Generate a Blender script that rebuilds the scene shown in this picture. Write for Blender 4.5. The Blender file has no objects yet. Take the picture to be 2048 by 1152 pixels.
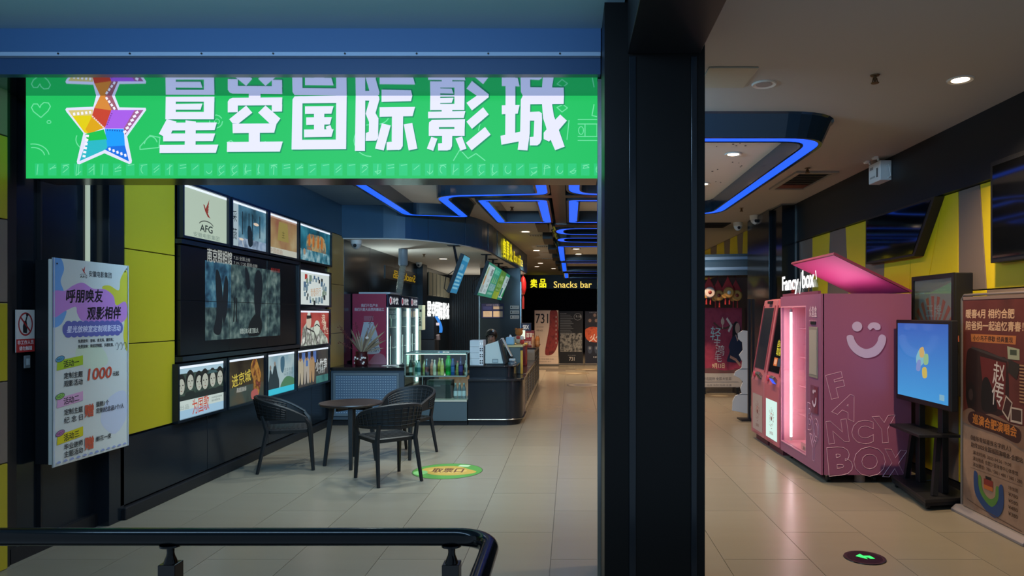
import bpy, bmesh, math, random
from mathutils import Vector, Matrix
random.seed(7)
SC = bpy.context.scene
COL = SC.collection
# ---------------------------------------------------------------- camera, world, exposure
FPX, CX, HY, HC = 1400.0, 1140.0, 630.0, 1.65      # focal length in pixels, vanishing point, eye height
cam_d = bpy.data.cameras.new('camera'); cam = bpy.data.objects.new('camera', cam_d); COL.objects.link(cam)
cam.location = (0, 0, HC); cam.rotation_euler = (math.pi/2, 0, 0)
cam_d.sensor_width = 36.0; cam_d.lens = FPX/2048*36
cam_d.shift_x = (1024-CX)/2048; cam_d.shift_y = (HY-576)/2048
cam_d.clip_start = 0.05; cam_d.clip_end = 200
SC.camera = cam
w = bpy.data.worlds.new('world'); SC.world = w; w.use_nodes = True
w.node_tree.nodes['Background'].inputs[0].default_value = (0.30, 0.42, 0.55, 1)
w.node_tree.nodes['Background'].inputs[1].default_value = 0.9
SC.view_settings.view_transform = 'Standard'; SC.view_settings.look = 'None'
SC.view_settings.gamma = 1; SC.view_settings.use_curve_mapping = False
SC.view_settings.exposure = 0.0
def spot(loc, power, col=(1, .70, .42), size=2.4, blend=.9, rad=.06):
    d = bpy.data.lights.new('spot', 'SPOT'); d.energy = power*4.5; d.color = col; d.spot_size = size; d.spot_blend = blend; d.shadow_soft_size = rad
    o = bpy.data.objects.new('spot', d); COL.objects.link(o); o.location = loc; return o
def area(loc, rot, sx, sy, power, col):
    d = bpy.data.lights.new('area', 'AREA'); d.shape = 'RECTANGLE'; d.size = sx; d.size_y = sy; d.energy = power; d.color = col
    o = bpy.data.objects.new('area', d); COL.objects.link(o); o.location = loc; o.rotation_euler = rot; return o
# added mall-side area lamp above the view, its blue standing in for lens haze
area((-1.7, 1.6, 3.3), (math.radians(58), 0, 0), 3.0, 0.4, 70, (.42, .68, 1.0))
# unseen blue lamp added behind the sign housing to tint the lobby like haze
area((-1.2, 4.98, 2.9), (math.radians(94), 0, 0), 2.3, 0.12, 150, (.32, .66, 1.0))

# ---------------------------------------------------------------- helpers
def lin(h):
    h = h.lstrip('#'); out = []
    for i in (0, 2, 4):
        c = int(h[i:i+2], 16)/255
        out.append(c/12.92 if c <= .04045 else ((c+.055)/1.055)**2.4)
    return out
_mc = {}
def mat(col, rough=.5, metal=0, emit=0, trans=0, spec=.5, coat=0, noise=None, nsc=8, bump=0, name=None, alpha=1, sample=True, ecol=None, ior=1.45, rand=0):
    key = (str(col), rough, metal, emit, trans, spec, coat, str(noise), nsc, bump, alpha, sample, str(ecol), ior, rand)
    if key in _mc: return _mc[key]
    m = bpy.data.materials.new(name or 'finish'); m.use_nodes = True
    nt = m.node_tree; b = nt.nodes['Principled BSDF']
    c = lin(col) if isinstance(col, str) else list(col)
    b.inputs['Base Color'].default_value = (*c, 1); b.inputs['Roughness'].default_value = rough
    b.inputs['Metallic'].default_value = metal; b.inputs['Specular IOR Level'].default_value = spec
    b.inputs['Coat Weight'].default_value = coat; b.inputs['Coat Roughness'].default_value = .05
    b.inputs['Transmission Weight'].default_value = trans; b.inputs['Alpha'].default_value = alpha; b.inputs['IOR'].default_value = ior
    if emit:
        e = lin(ecol) if isinstance(ecol, str) else c
        b.inputs['Emission Color'].default_value = (*e, 1); b.inputs['Emission Strength'].default_value = emit
        b.inputs['Base Color'].default_value = (*[x*.12 for x in c], 1)
    if noise or rand or bump:
        tc = nt.nodes.new('ShaderNodeTexCoord')
        n = nt.nodes.new('ShaderNodeTexNoise'); n.inputs['Scale'].default_value = nsc; n.inputs['Detail'].default_value = 6
        nt.links.new(tc.outputs['Object'], n.inputs['Vector'])
        if noise:
            r = nt.nodes.new('ShaderNodeValToRGB'); el = r.color_ramp.elements
            cs = [lin(x) for x in noise]
            el[0].position = .3; el[1].position = .7
            el[0].color = (*cs[0], 1); el[1].color = (*cs[-1], 1)
            for i, x in enumerate(cs[1:-1]):
                k = el.new(.3+.4*(i+1)/(len(cs)-1)); k.color = (*x, 1)
            nt.links.new(n.outputs['Fac'], r.inputs['Fac'])
            if emit: nt.links.new(r.outputs['Color'], b.inputs['Emission Color'])
            else: nt.links.new(r.outputs['Color'], b.inputs['Base Color'])
        if rand and not noise:
            oi = nt.nodes.new('ShaderNodeObjectInfo'); ad = nt.nodes.new('ShaderNodeMath'); ad.operation = 'MULTIPLY_ADD'
            ad.inputs[1].default_value = rand; ad.inputs[2].default_value = 1-rand/2
            nt.links.new(oi.outputs['Random'], ad.inputs[0])
            a2 = nt.nodes.new('ShaderNodeMath'); a2.operation = 'MULTIPLY_ADD'; a2.inputs[1].default_value = rand*1.2
            nt.links.new(n.outputs['Fac'], a2.inputs[0]); nt.links.new(ad.outputs[0], a2.inputs[2])
            vm = nt.nodes.new('ShaderNodeVectorMath'); vm.operation = 'SCALE'; vm.inputs[0].default_value = c
            nt.links.new(a2.outputs[0], vm.inputs['Scale']); nt.links.new(vm.outputs[0], b.inputs['Base Color'])
        if bump:
            bp = nt.nodes.new('ShaderNodeBump'); bp.inputs['Strength'].default_value = bump; bp.inputs['Distance'].default_value = .01
            nt.links.new(n.outputs['Fac'], bp.inputs['Height']); nt.links.new(bp.outputs['Normal'], b.inputs['Normal'])
    if not sample:
        m.cycles.emission_sampling = 'NONE'
    _mc[key] = m; return m
def E(col, s=1.0, sample=False): return mat(col, .5, emit=s, sample=sample)

def glass(tint=(.9, .97, .95), alpha=.12):
    key = ('glass', tint, alpha)
    if key in _mc: return _mc[key]
    m = bpy.data.materials.new('clear_glass'); m.use_nodes = True; nt = m.node_tree; nt.nodes.clear()
    o = nt.nodes.new('ShaderNodeOutputMaterial'); mx = nt.nodes.new('ShaderNodeMixShader'); t = nt.nodes.new('ShaderNodeBsdfTransparent'); g = nt.nodes.new('ShaderNodeBsdfGlossy')
    t.inputs[0].default_value = (*tint, 1); g.inputs['Roughness'].default_value = .02
    fr = nt.nodes.new('ShaderNodeFresnel'); ge = nt.nodes.new('ShaderNodeNewGeometry'); ir = nt.nodes.new('ShaderNodeMath'); ir.operation = 'MULTIPLY_ADD'; ir.inputs[1].default_value = -.8333; ir.inputs[2].default_value = 1.5; nt.links.new(ge.outputs['Backfacing'], ir.inputs[0]); nt.links.new(ir.outputs[0], fr.inputs[0])
    ad = nt.nodes.new('ShaderNodeMath'); ad.operation = 'ADD'; ad.inputs[1].default_value = alpha*.3
    nt.links.new(fr.outputs[0], ad.inputs[0]); nt.links.new(ad.outputs[0], mx.inputs[0]); nt.links.new(t.outputs[0], mx.inputs[1]); nt.links.new(g.outputs[0], mx.inputs[2]); nt.links.new(mx.outputs[0], o.inputs[0])
    _mc[key] = m; return m

def wpos(o):
    p = Vector((0, 0, 0))
    while o: p += Vector(o.location); o = o.parent
    return p
class MB:
    def __init__(s, M=None): s.v = []; s.f = []; s.mi = []; s.ms = []; s.M = M
    def m(s, mt):
        if mt not in s.ms: s.ms.append(mt)
        return s.ms.index(mt)
    def add(s, vs, fs, mt, M=None):
        o = len(s.v); T = M if M is not None else s.M
        for p in vs:
            p = Vector(p); s.v.append(T @ p if T is not None else p)
        i = s.m(mt)
        for f in fs: s.f.append([o+k for k in f]); s.mi.append(i)
        return s
    def box(s, x0, x1, y0, y1, z0, z1, mt, M=None):
        vs = [(x, y, z) for z in (z0, z1) for y in (y0, y1) for x in (x0, x1)]
        return s.add(vs, [(0, 2, 3, 1), (4, 5, 7, 6), (0, 1, 5, 4), (2, 6, 7, 3), (0, 4, 6, 2), (1, 3, 7, 5)], mt, M)
    def prism(s, pts, axis, a, b, mt, M=None):
        n = len(pts); vs = []
        for t in (a, b):
            for p in pts:
                vs.append((p[0], p[1], t) if axis == 'z' else (t, p[0], p[1]) if axis == 'x' else (p[0], t, p[1]))
        fs = [tuple(range(n-1, -1, -1)), tuple(range(n, 2*n))]+[(i, (i+1) % n, n+(i+1) % n, n+i) for i in range(n)]
        return s.add(vs, fs, mt, M)
    def quad(s, a, b, c, d, mt): return s.add([a, b, c, d], [(0, 1, 2, 3)], mt)
    def tube(s, path, r, mt, n=8, cap=True, M=None, sq=False):
        path = [Vector(p) for p in path]; vs = []; fs = []; L = len(path)
        up = None
        for i, p in enumerate(path):
            d = (path[min(i+1, L-1)]-path[max(i-1, 0)]).normalized()
            if up is None:
                up = Vector((0, 0, 1)) if abs(d.z) < .9 else Vector((0, 1, 0))
            x = d.cross(up).normalized(); y = x.cross(d).normalized(); up = y
            rr = r[i] if isinstance(r, (list, tuple)) else r
            for k in range(n):
                a = 2*math.pi*(k+(.5 if sq else 0))/n
                vs.append(p+x*math.cos(a)*rr+y*math.sin(a)*rr)
        for i in range(L-1):
            for k in range(n): fs.append((i*n+k, i*n+(k+1) % n, (i+1)*n+(k+1) % n, (i+1)*n+k))
        if cap: fs += [tuple(range(n-1, -1, -1)), tuple(range((L-1)*n, L*n))]
        return s.add(vs, fs, mt, M)
    def lathe(s, prof, c, mt, n=16, M=None, axis='z'):
        vs = []; fs = []; L = len(prof)
        for r, z in prof:
            for k in range(n):
                a = 2*math.pi*k/n; q = (r*math.cos(a), r*math.sin(a), z)
                if axis == 'x': q = (q[2], q[0], q[1])
                if axis == 'y': q = (q[0], q[2], q[1])
                vs.append((c[0]+q[0], c[1]+q[1], c[2]+q[2]))
        for i in range(L-1):
            for k in range(n): fs.append((i*n+k, i*n+(k+1) % n, (i+1)*n+(k+1) % n, (i+1)*n+k))
        fs += [tuple(range(n-1, -1, -1)), tuple(range((L-1)*n, L*n))]
        return s.add(vs, fs, mt, M)
    def build(s, name, parent=None, smooth=False, bev=0, base=None, local=False):
        me = bpy.data.meshes.new(name)
        off = Vector((0, 0, 0))
        if not local:
            if parent is not None: off = wpos(parent)
            else:
                if base is None:
                    xs = [p.x for p in s.v]; ys = [p.y for p in s.v]; zs = [p.z for p in s.v]
                    base = ((min(xs)+max(xs))/2, (min(ys)+max(ys))/2, min(zs))
                off = Vector(base)
        me.from_pydata([p-off for p in s.v], [], s.f)
        for mt in s.ms: me.materials.append(mt)
        me.polygons.foreach_set('material_index', s.mi)
        if smooth:
            me.polygons.foreach_set('use_smooth', [True]*len(s.f)); me.set_sharp_from_angle(angle=math.radians(40))
        me.update()
        o = bpy.data.objects.new(name, me); COL.objects.link(o)
        if parent is not None: o.parent = parent
        elif not local: o.location = off
        if bev:
            bm = o.modifiers.new('edge', 'BEVEL'); bm.width = bev; bm.segments = 2; bm.limit_method = 'ANGLE'; bm.angle_limit = math.radians(40)
        return o
def tag(o, label, cat, group=None):
    o['label'] = label; o['category'] = cat
    if group: o['group'] = group
    return o
def thing(name, label, cat, loc=(0, 0, 0), group=None, rz=0):
    o = bpy.data.objects.new(name, None); COL.objects.link(o); o.location = loc; o.rotation_euler = (0, 0, rz); o.empty_display_size = .1
    return tag(o, label, cat, group)
def struct(o): o['kind'] = 'structure'; return o
def stuff(o): o['kind'] = 'stuff'; return o
def copy_tree(o, parent=None):
    c = o.copy(); COL.objects.link(c)
    if parent is not None: c.parent = parent
    for ch in list(o.children): copy_tree(ch, c)
    return c

_tx = {}
def text_mesh(t, bold=0.0, outline=0.0, ext=0.0):
    key = (t, bold, outline, ext)
    if key in _tx: return _tx[key]
    cu = bpy.data.curves.new('lettering', 'FONT'); cu.body = t; cu.resolution_u = 3; cu.size = 1; cu.offset = bold
    if outline: cu.fill_mode = 'NONE'; cu.bevel_depth = outline; cu.bevel_resolution = 0
    cu.extrude = ext
    ob = bpy.data.objects.new('lettering', cu)
    me = bpy.data.meshes.new_from_object(ob)
    vs = [Vector(p.co) for p in me.vertices]; fs = [tuple(p.vertices) for p in me.polygons]
    bpy.data.objects.remove(ob); bpy.data.curves.remove(cu); bpy.data.meshes.remove(me)
    if vs:
        x0 = min(p.x for p in vs); y0 = min(p.y for p in vs); x1 = max(p.x for p in vs); y1 = max(p.y for p in vs)
        vs = [((p.x-x0), (p.y-y0), p.z) for p in vs]
        _tx[key] = (vs, fs, max(x1-x0, 1e-4), max(y1-y0, 1e-4))
    else: _tx[key] = ([], [], 1, 1)
    return _tx[key]

class Art:
    """flat printed or lit artwork on a plane: O top-left corner, U full-width vector, V full-height vector (downwards); w x h drawing units"""
    def __init__(s, O, U, V, w, h, emit=0, rough=.45, step=.00011, sample0=False):
        s.O = Vector(O); s.U = Vector(U); s.V = Vector(V); s.w = w; s.h = h; s.emit = emit; s.rough = rough
        s.N = s.U.cross(-s.V).normalized(); s.mb = MB(); s.k = 0; s.step = step; s.sample0 = sample0; s.j = 0
    def c(s, col):
        if not isinstance(col, str): return col
        return E(col, s.emit, s.sample0 and s.k == 0) if s.emit else mat(col, s.rough)
    def pt(s, x, y, k=None): return s.O+s.U*(x/s.w)+s.V*(y/s.h)+s.N*(s.step*(s.k if k is None else k)+s.j*4e-6)
    def poly(s, pts, col, same=False):
        if not same: s.k += 1; s.j = 0
        else: s.j = (s.j+1) % 26
        s.mb.add([s.pt(x, y) for x, y in pts], [tuple(range(len(pts)))], s.c(col)); return s
    def polys(s, lst, col):
        s.k += 1
        for p in lst: s.poly(p, col, True)
        return s
    def rect(s, x0, y0, x1, y1, col, same=False): return s.poly([(x0, y0), (x0, y1), (x1, y1), (x1, y0)], col, same)
    def ell(s, cx, cy, rx, ry, col, n=20, a0=0, a1=360, same=False, rot=0):
        pts = []
        for i in range(n+(a1-a0 < 360)):
            a = math.radians(a0+(a1-a0)*i/n); x = rx*math.cos(a); y = ry*math.sin(a); r = math.radians(rot)
            pts.append((cx+x*math.cos(r)-y*math.sin(r), cy+x*math.sin(r)+y*math.cos(r)))
        return s.poly(pts, col, same)
    def blob(s, pts, col, n=6, same=False):
        out = []; L = len(pts)
        for i in range(L):
            p0, p1, p2, p3 = pts[i-1], pts[i], pts[(i+1) % L], pts[(i+2) % L]
            for t in range(n):
                t /= n
                out.append(tuple(.5*(2*p1[q]+(p2[q]-p0[q])*t+(2*p0[q]-5*p1[q]+4*p2[q]-p3[q])*t*t+(3*p1[q]-p0[q]-3*p2[q]+p3[q])*t**3) for q in (0, 1)))
        out = [(min(max(p[0], 0), s.w), min(max(p[1], 0), s.h)) for p in out]
        return s.poly(out, col, same)
    def stroke(s, pts, wd, col, closed=False, same=False):
        if not same: s.k += 1
        P = list(pts)+([pts[0]] if closed else [])
        for a, b in zip(P, P[1:]):
            dx, dy = b[0]-a[0], b[1]-a[1]; L = math.hypot(dx, dy) or 1; nx, ny = -dy/L*wd/2, dx/L*wd/2; ex, ey = dx/L*wd*.3, dy/L*wd*.3
            s.poly([(a[0]+nx-ex, a[1]+ny-ey), (a[0]-nx-ex, a[1]-ny-ey), (b[0]-nx+ex, b[1]-ny+ey), (b[0]+nx+ex, b[1]+ny+ey)], col, True)
        return s
    def arc(s, cx, cy, rx, ry, a0, a1, wd, col, n=12, same=False):
        return s.stroke([(cx+rx*math.cos(math.radians(a0+(a1-a0)*i/n)), cy+ry*math.sin(math.radians(a0+(a1-a0)*i/n))) for i in range(n+1)], wd, col, same=same)
    def text(s, t, x, y, h, col, w=None, al='l', bold=0.0, sk=0.0, rot=0, outline=0, same=False, ext=0):
        if bold and not outline and not ext:
            e = bold*h*.5; d = 1.2*e*(s.V.length/s.h)/(s.U.length/s.w)
            for q, (dd, ee) in enumerate(((-d, 0), (d, 0), (0, -e), (0, e))): s.text(t, x+dd, y+ee, h, col, w, al, 0, sk, rot, outline, same or q > 0)
            return s
        vs, fs, tw, th = text_mesh(t, bold, outline, ext)
        if not vs: return s
        if not same: s.k += 1; s.j = 0
        else: s.j = (s.j+1) % 26
        sy = h/th; sx = (w/tw) if w else sy*(s.U.length/s.w and (s.V.length/s.h)/(s.U.length/s.w))
        W = tw*sx; ox = x-(W/2 if al == 'c' else W if al == 'r' else 0)
        ca, sa = math.cos(math.radians(rot)), math.sin(math.radians(rot)); out = []
        for p in vs:
            lx = p[0]*sx+sk*p[1]*sy; ly = h-p[1]*sy
            if rot:
                qx, qy = lx-W/2, ly-h/2; lx, ly = qx*ca-qy*sa+W/2, qx*sa+qy*ca+h/2
            out.append(s.pt(ox+lx, y+ly)+s.N*(p[2]*sy*s.V.length/s.h if outline or ext else 0))
        s.mb.add(out, fs, s.c(col)); return s
    def build(s, name, parent): return s.mb.build(name, parent)

def rounded(pts, r, n=5):
    out = []; L = len(pts)
    for i in range(L):
        p = Vector(pts[i][:2]); a = Vector(pts[i-1][:2]); b = Vector(pts[(i+1) % L][:2])
        da = (a-p); db = (b-p); rr = min(r, da.length*.45, db.length*.45)
        q0 = p+da.normalized()*rr; q1 = p+db.normalized()*rr
        for t in range(n+1):
            t /= n; out.append(tuple(q0*(1-t)**2+p*2*t*(1-t)+q1*t*t))
    return out
def inset(pts, d):
    L = len(pts); out = []
    A = sum(pts[i][0]*pts[(i+1) % L][1]-pts[(i+1) % L][0]*pts[i][1] for i in range(L)); sg = 1 if A > 0 else -1
    for i in range(L):
        p = Vector(pts[i]); e0 = (p-Vector(pts[i-1])).normalized(); e1 = (Vector(pts[(i+1) % L])-p).normalized()
        n0 = Vector((-e0.y, e0.x))*sg; n1 = Vector((-e1.y, e1.x))*sg; b = (n0+n1)
        b = b/max(b.length_squared/2, .35) if b.length > 1e-5 else n0
        out.append(tuple(p+b*d))
    return out
from mathutils.geometry import tessellate_polygon
def tess(pts): return [tuple(t) for t in tessellate_polygon([[Vector((p[0], p[1], 0)) for p in pts]])]
# shared finishes
BLK = mat('#141b22', .18, spec=.5, name='black_gloss_panel')
BLKM = mat('#131519', .45, name='black_satin')
BLKR = mat('#121317', .75, name='black_matt')
NAVY_HAZE = mat('#30506a', .3, name='hazed_dark_fascia')  # lens haze put into the colour as a blue lift on dark surfaces
CEILW = mat('#e2dfd8', .7, name='white_ceiling')
CEILG = mat('#a9a29a', .75, name='grey_ceiling')
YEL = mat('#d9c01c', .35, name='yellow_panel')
YELL = mat('#ab9a1e', .35, name='yellow_panel_dimmed')  # darker copy of the yellow; weaker light on this side put into colour
BRN = mat('#77685c', .4, name='taupe_panel')
STEEL = mat('#9aa0a0', .25, metal=1, name='brushed_steel')
WHT = mat('#dcdedc', .45, name='white_plastic')
BLUE = E('#1b5cff', 1.25, True)
WARM = E('#ffdcb8', 9, True)
# ================================================================ SETTING
# floor: slab with every tile a piece of its own
fl = struct(MB().box(-3.9, 4.6, 2.0, 31.2, -.12, -.006, mat('#4d463d', .6, name='grout')).build('floor'))
TILE = mat('#7a7466', .25, noise=None, nsc=2.2, rand=.10, name='beige_floor_tile')
nd = TILE.node_tree
for n in nd.nodes:
    if n.type == 'TEX_NOISE':
        mp = nd.nodes.new('ShaderNodeMapping'); mp.inputs['Scale'].default_value = (.5, 3, 1)
        tc = [q for q in nd.nodes if q.type == 'TEX_COORD'][0]
        nd.links.new(tc.outputs['Object'], mp.inputs[0]); nd.links.new(mp.outputs[0], n.inputs['Vector'])
TW, TL = .583, 1.166
tb = MB().box(-TW/2+.0018, TW/2-.0018, -TL/2+.0018, TL/2-.0018, -.006, 0, TILE)
t0 = tb.build('tile', fl, local=True)
xi = [-.13+TW*(i+.5) for i in range(-7, 8)]
first = True; nt_ = 0
for i, x in enumerate(xi):
    offy = 4.73-TL/2+(0 if i % 2 else TL*.5)
    for j in range(-2, 15):
        y = offy+TL*(j+.0)
        if y < 2.4 or y > 21 or (y > 11 and x < -1.2): continue
        o = t0 if first else t0.copy()
        if not first: COL.objects.link(o)
        first = False; nt_ += 1
        o.parent = fl; o.location = Vector((x, y, 0))-wpos(fl)
stuff(MB().box(-1.4, 4.4, 21.6, 31, -.006, 0, TILE).build('tile_field', fl))

# ceiling
ce = struct(MB().box(-3.9, 4.6, -1.2, 31.2, 3.4, 3.5, CEILG).build('ceiling'))

struct(MB().box(-3.9, -2.75, 4.95, 11.05, 3.385, 3.4, mat('#5f7f98', .6)).build('ceiling_left_haze'))  # added board, its slate blue painting haze over the grey ceiling
# left wall beyond the pilaster
wl = struct(MB().box(-3.85, -3.63, 5.6, 31.2, 0, 3.4, BLK).build('wall_left'))
def lpanel(y0, y1, z0, z1, m, name='panel', x0=-3.63, x1=-3.6, par=None, bev=.003):
    return MB().box(x0, x1, y0+.004, y1-.004, z0+.004, z1-.004, m).build(name, par or wl, bev=bev)
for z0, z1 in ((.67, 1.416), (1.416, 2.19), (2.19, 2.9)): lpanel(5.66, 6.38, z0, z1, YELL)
for z0, z1 in ((.67, 1.37), (1.37, 2.12), (2.12, 2.9)): lpanel(10.46, 11.15, z0, z1, mat('#b0924a', .35, name='ochre_panel'))
for y0, y1 in ((5.6, 6.95), (6.95, 8.35), (8.35, 9.75), (9.75, 11.15)): lpanel(y0, y1, .11, .66, BLK)
lpanel(5.6, 11.15, 2.9, 3.4, NAVY_HAZE, 'frieze_panel')
lpanel(11.15, 12.6, .9, 3.4, BLK); lpanel(12.6, 14.4, .9, 3.4, BLK); lpanel(14.4, 17, .9, 3.4, BLK)
struct(MB().box(-3.63, -3.565, 5.62, 10.4, 0, .1, BLKM).build('baseboard_left', bev=.008))
# pilaster and near wall left of the sign
wn = struct(MB().box(-3.95, -3.73, 4.62, 5.6, 0, 3.4, BLK).build('wall_near_left'))
struct(MB().box(-3.74, -3.6, 5.47, 5.655, 0, 3.4, BLK).build('trim_6', bev=.004))
MB().box(-3.73, -3.69, 4.62, 5.47, 0, .1, BLKM).build('skirting', wn)
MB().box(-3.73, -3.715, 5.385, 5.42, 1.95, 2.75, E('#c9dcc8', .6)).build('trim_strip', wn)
MB().box(-3.73, -3.70, 4.62, 4.68, 0, 3.4, BLKM).build('jamb_trim', wn)
MB().box(-3.73, -3.705, 4.9, 4.915, .1, 3.2, BLKM).build('seam_trim', wn)
# outer shopfront wall with blocks, far left edge of the frame
wo = struct(MB().box(-3.95, -3.68, 3.2, 4.6, 0, 3.4, BLKM).build('wall_outer_left'))
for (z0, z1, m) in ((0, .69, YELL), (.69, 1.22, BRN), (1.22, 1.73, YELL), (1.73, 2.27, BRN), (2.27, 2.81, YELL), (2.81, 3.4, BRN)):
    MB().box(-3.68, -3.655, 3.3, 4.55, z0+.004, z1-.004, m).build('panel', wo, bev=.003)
# right wall with trapezoid panels
wr = struct(MB().box(3.63, 3.85, 2.0, 13.0, 0, 3.4, BLKM).build('wall_right'))
def rpanel(pts, m): return MB().prism(pts, 'x', 3.6, 3.63, m).build('panel', wr, bev=.003)
zt, zm = 2.8, 1.87; g = .005
def rrow(seams, z0, z1):
    # seams: list of (Y at top, Y at bottom, colour of the panel on the far side)
    for (a, b) in zip(seams, seams[1:]):
        rpanel([(a[0]+g, z1-g), (a[1]+g, z0+g), (b[1]-g, z0+g), (b[0]-g, z1-g)], a[2])
rrow([(3.4, 3.4, BRN), (4.2, 4.1, YEL), (6.15, 6.05, BRN), (6.49, 6.49, YEL), (6.75, 7.08, YEL), (7.38, 7.42, YEL), (8.0, 8.04, BRN), (8.52, 8.55, YEL), (9.15, 9.05, BRN), (9.7, 9.8, YEL), (10.4, 10.4, BRN), (11, 11, BRN)], zm, zt)
rrow([(3.4, 3.4, BRN), (4.7, 4.7, YEL), (5.4, 5.5, BRN), (6.05, 6.12, YEL), (6.49, 6.49, BRN), (6.82, 6.8, YEL), (7.1, 7.17, BRN), (7.6, 7.6, YEL), (8.3, 8.2, BRN), (9, 9.1, YEL), (10, 10, BRN), (11, 11, BRN)], .1, zm)
MB().box(3.55, 3.63, 2.0, 11.0, 2.8, 3.4, BLKM).build('dark_frieze', wr)
struct(MB().box(3.6, 3.65, 3, 11, 0, .09, BLKM).build('baseboard_right'))
# black pilaster and the hall beyond it
pr = struct(MB().box(3.33, 3.85, 11.0, 13.0, 0, 3.4, mat('#101318', .14)).build('wall_right_pilaster'))
MB().box(3.53, 3.56, 10.985, 11.0, 0, 3.385, STEEL).build('corner_strip', pr)
MB().box(3.33, 3.56, 10.985, 11.0, 3.375, 3.4, STEEL).build('top_strip', pr); MB().box(3.31, 3.33, 11.0, 13.0, 3.375, 3.4, STEEL).build('top_strip', pr)
MB().box(3.27, 3.33, 11.5, 12.9, 0, 3.37, BLK).build('panel', pr, bev=.004)
wf = struct(MB().box(3.68, 3.9, 13.0, 31.2, 0, 3.4, BLKM).build('wall_right_far'))
ys = [13.0, 13.7, 14.2, 14.75, 15.3, 15.95, 16.6, 17.4, 18.2, 19, 20, 21]
for i, (a, b) in enumerate(zip(ys, ys[1:])):
    s = .14 if i % 2 else -.14
    MB().prism([(a+g, 3.39), (a+g+(s if i else 0), 2.6), (b-g-s, 2.6), (b-g, 3.39)], 'x', 3.65, 3.68, BRN if i % 2 else YEL).build('panel', wf)
# far back wall with the snack bar fascia
wb = struct(MB().box(-3.9, 4.6, 31.0, 31.2, 0, 3.4, mat('#0c0d10', .7, spec=.15)).build('wall_back'))
MB().box(-1.9, 4.4, 30.6, 31.0, 2.8, 3.4, mat('#15161a', .35)).build('fascia', wb)
BACKB = mat('#0c0d10', .7, spec=.15)
for k in range(9): MB().box(-1.7+k*.62, -1.1+k*.62, 30.97, 31.0, .05, 2.78, BACKB).build('panel', wb)

# bar alcove: lower ceiling with curved dark fascia
curve = [(-3.63, 11.05), (-2.75, 11.1), (-2.4, 11.35), (-2.1, 11.75), (-1.83, 12.25), (-1.62, 12.9), (-1.52, 13.7), (-1.5, 14.4), (-1.25, 20.4)]
cs = []
for i in range(len(curve)-1):
    p0, p1, p2, p3 = [Vector(curve[max(0, min(len(curve)-1, i+k))]) for k in (-1, 0, 1, 2)]
    for t in range(4):
        t /= 4; cs.append(tuple(.5*(2*p1+(p2-p0)*t+(2*p0-5*p1+4*p2-p3)*t*t+(3*p1-p0-3*p2+p3)*t**3)))
cs.append(curve[-1])
bk = struct(MB().prism(cs+[(-1.5, 21.2), (-3.63, 21.2)], 'z', 2.87, 3.4, NAVY_HAZE).build('trim_1'))
ins = [(p[0]-.04 if p[1] > 12.5 else p[0], p[1]+.05) for p in cs]
MB().prism([(-3.62, 11.1)]+ins[1:]+[(-1.55, 21.1), (-3.62, 21.1)], 'z', 2.855, 2.87, CEILW).build('soffit_board', bk)
for i in (9, 16, 22, 28):
    p = cs[i]; MB().lathe([(.006, 2.875), (.006, 3.38)], (p[0]+.004, p[1]-.006, 0), mat('#203248', .3), 6).build('joint_seam', bk)
# bar back partition
bw = struct(MB().box(-3.63, -1.45, 21.0, 21.2, 0, 2.87, BLKM).build('wall_bar_back'))
sl = MB().box(-.017, .017, -.03, 0, 0, 2.3, mat('#12202b', .4)).build('slat', bw, local=True)
for k in range(28):
    o = sl if k == 0 else sl.copy()
    if k: COL.objects.link(o); o.parent = bw
    o.location = Vector((-3.5+k*.068, 20.99, .5))-wpos(bw)
bp = struct(MB().box(-2.3, -1.27, 17.9, 18.05, 0, 2.855, BLK).build('wall_bar_partition'))
MB().box(-2.33, -2.3, 17.88, 18.05, 0, 2.5, STEEL).build('edge_strip', bp); MB().box(-1.27, -1.245, 17.88, 18.05, 0, 2.5, STEEL).build('edge_strip', bp)
struct(MB().box(-3.63, -3.47, 16.5, 17.0, 0, 2.855, mat('#15293a', .35)).build('trim_2'))

# black column between the two openings, header beam running to the viewer
COLM = mat('#08090a', .4, spec=.25, name='black_column')
cl = struct(MB().box(.19, .742, 3.85, 4.62, 0, 3.4, COLM).build('wall_column'))
for x0, x1 in ((.325, .362), (.665, .697)):
    MB().box(x0, x1, 3.838, 3.852, 0, 3.07, BLK).build('groove_trim', cl, bev=.003)
MB().box(.17, .192, 4.3, 4.4, 0, 3.1, STEEL).build('edge_trim', cl)
MB().box(.742, .752, 4.3, 4.4, 0, 3.1, BLK).build('edge_trim', cl)
struct(MB().box(.316, .715, -1.0, 3.845, 3.085, 3.4, BLKM).build('trim_3', bev=.004))
# sign housing: glossy soffit, stepped fascia, light ledge, all spanning wall to column
hd = struct(MB().box(-3.73, .185, 4.297, 4.95, 3.108, 3.4, mat('#8ea3bd', .05, metal=1, name='glossy_soffit')).build('trim_4'))
MB().box(-3.73, .185, 4.24, 4.297, 3.108, 3.21, mat('#2b4a70', .35)).build('lower_fascia', hd)  # bluish haze painted into the colour of the dark fascia
MB().box(-3.73, .185, 4.20, 4.24, 3.205, 3.23, mat('#9ab4cf', .4)).build('ledge', hd, bev=.003)
MB().box(-3.73, .185, 4.2, 4.297, 3.23, 3.4, mat('#3a628f', .5)).build('upper_fascia', hd)  # haze glow painted in, a lighter blue than the lower step
for k in range(9): MB().lathe([(.006, 0), (.006, .004)], (-3.5+k*.43, 4.196, 3.218), BLKM, 8, axis='y').build('screw', hd)
struct(MB().box(-3.9, .3, -1.2, 4.2, 3.37, 3.4, mat('#8db4c8', .6)).build('ceiling_front'))  # blue-teal of the haze put into the mall ceiling colour

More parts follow.
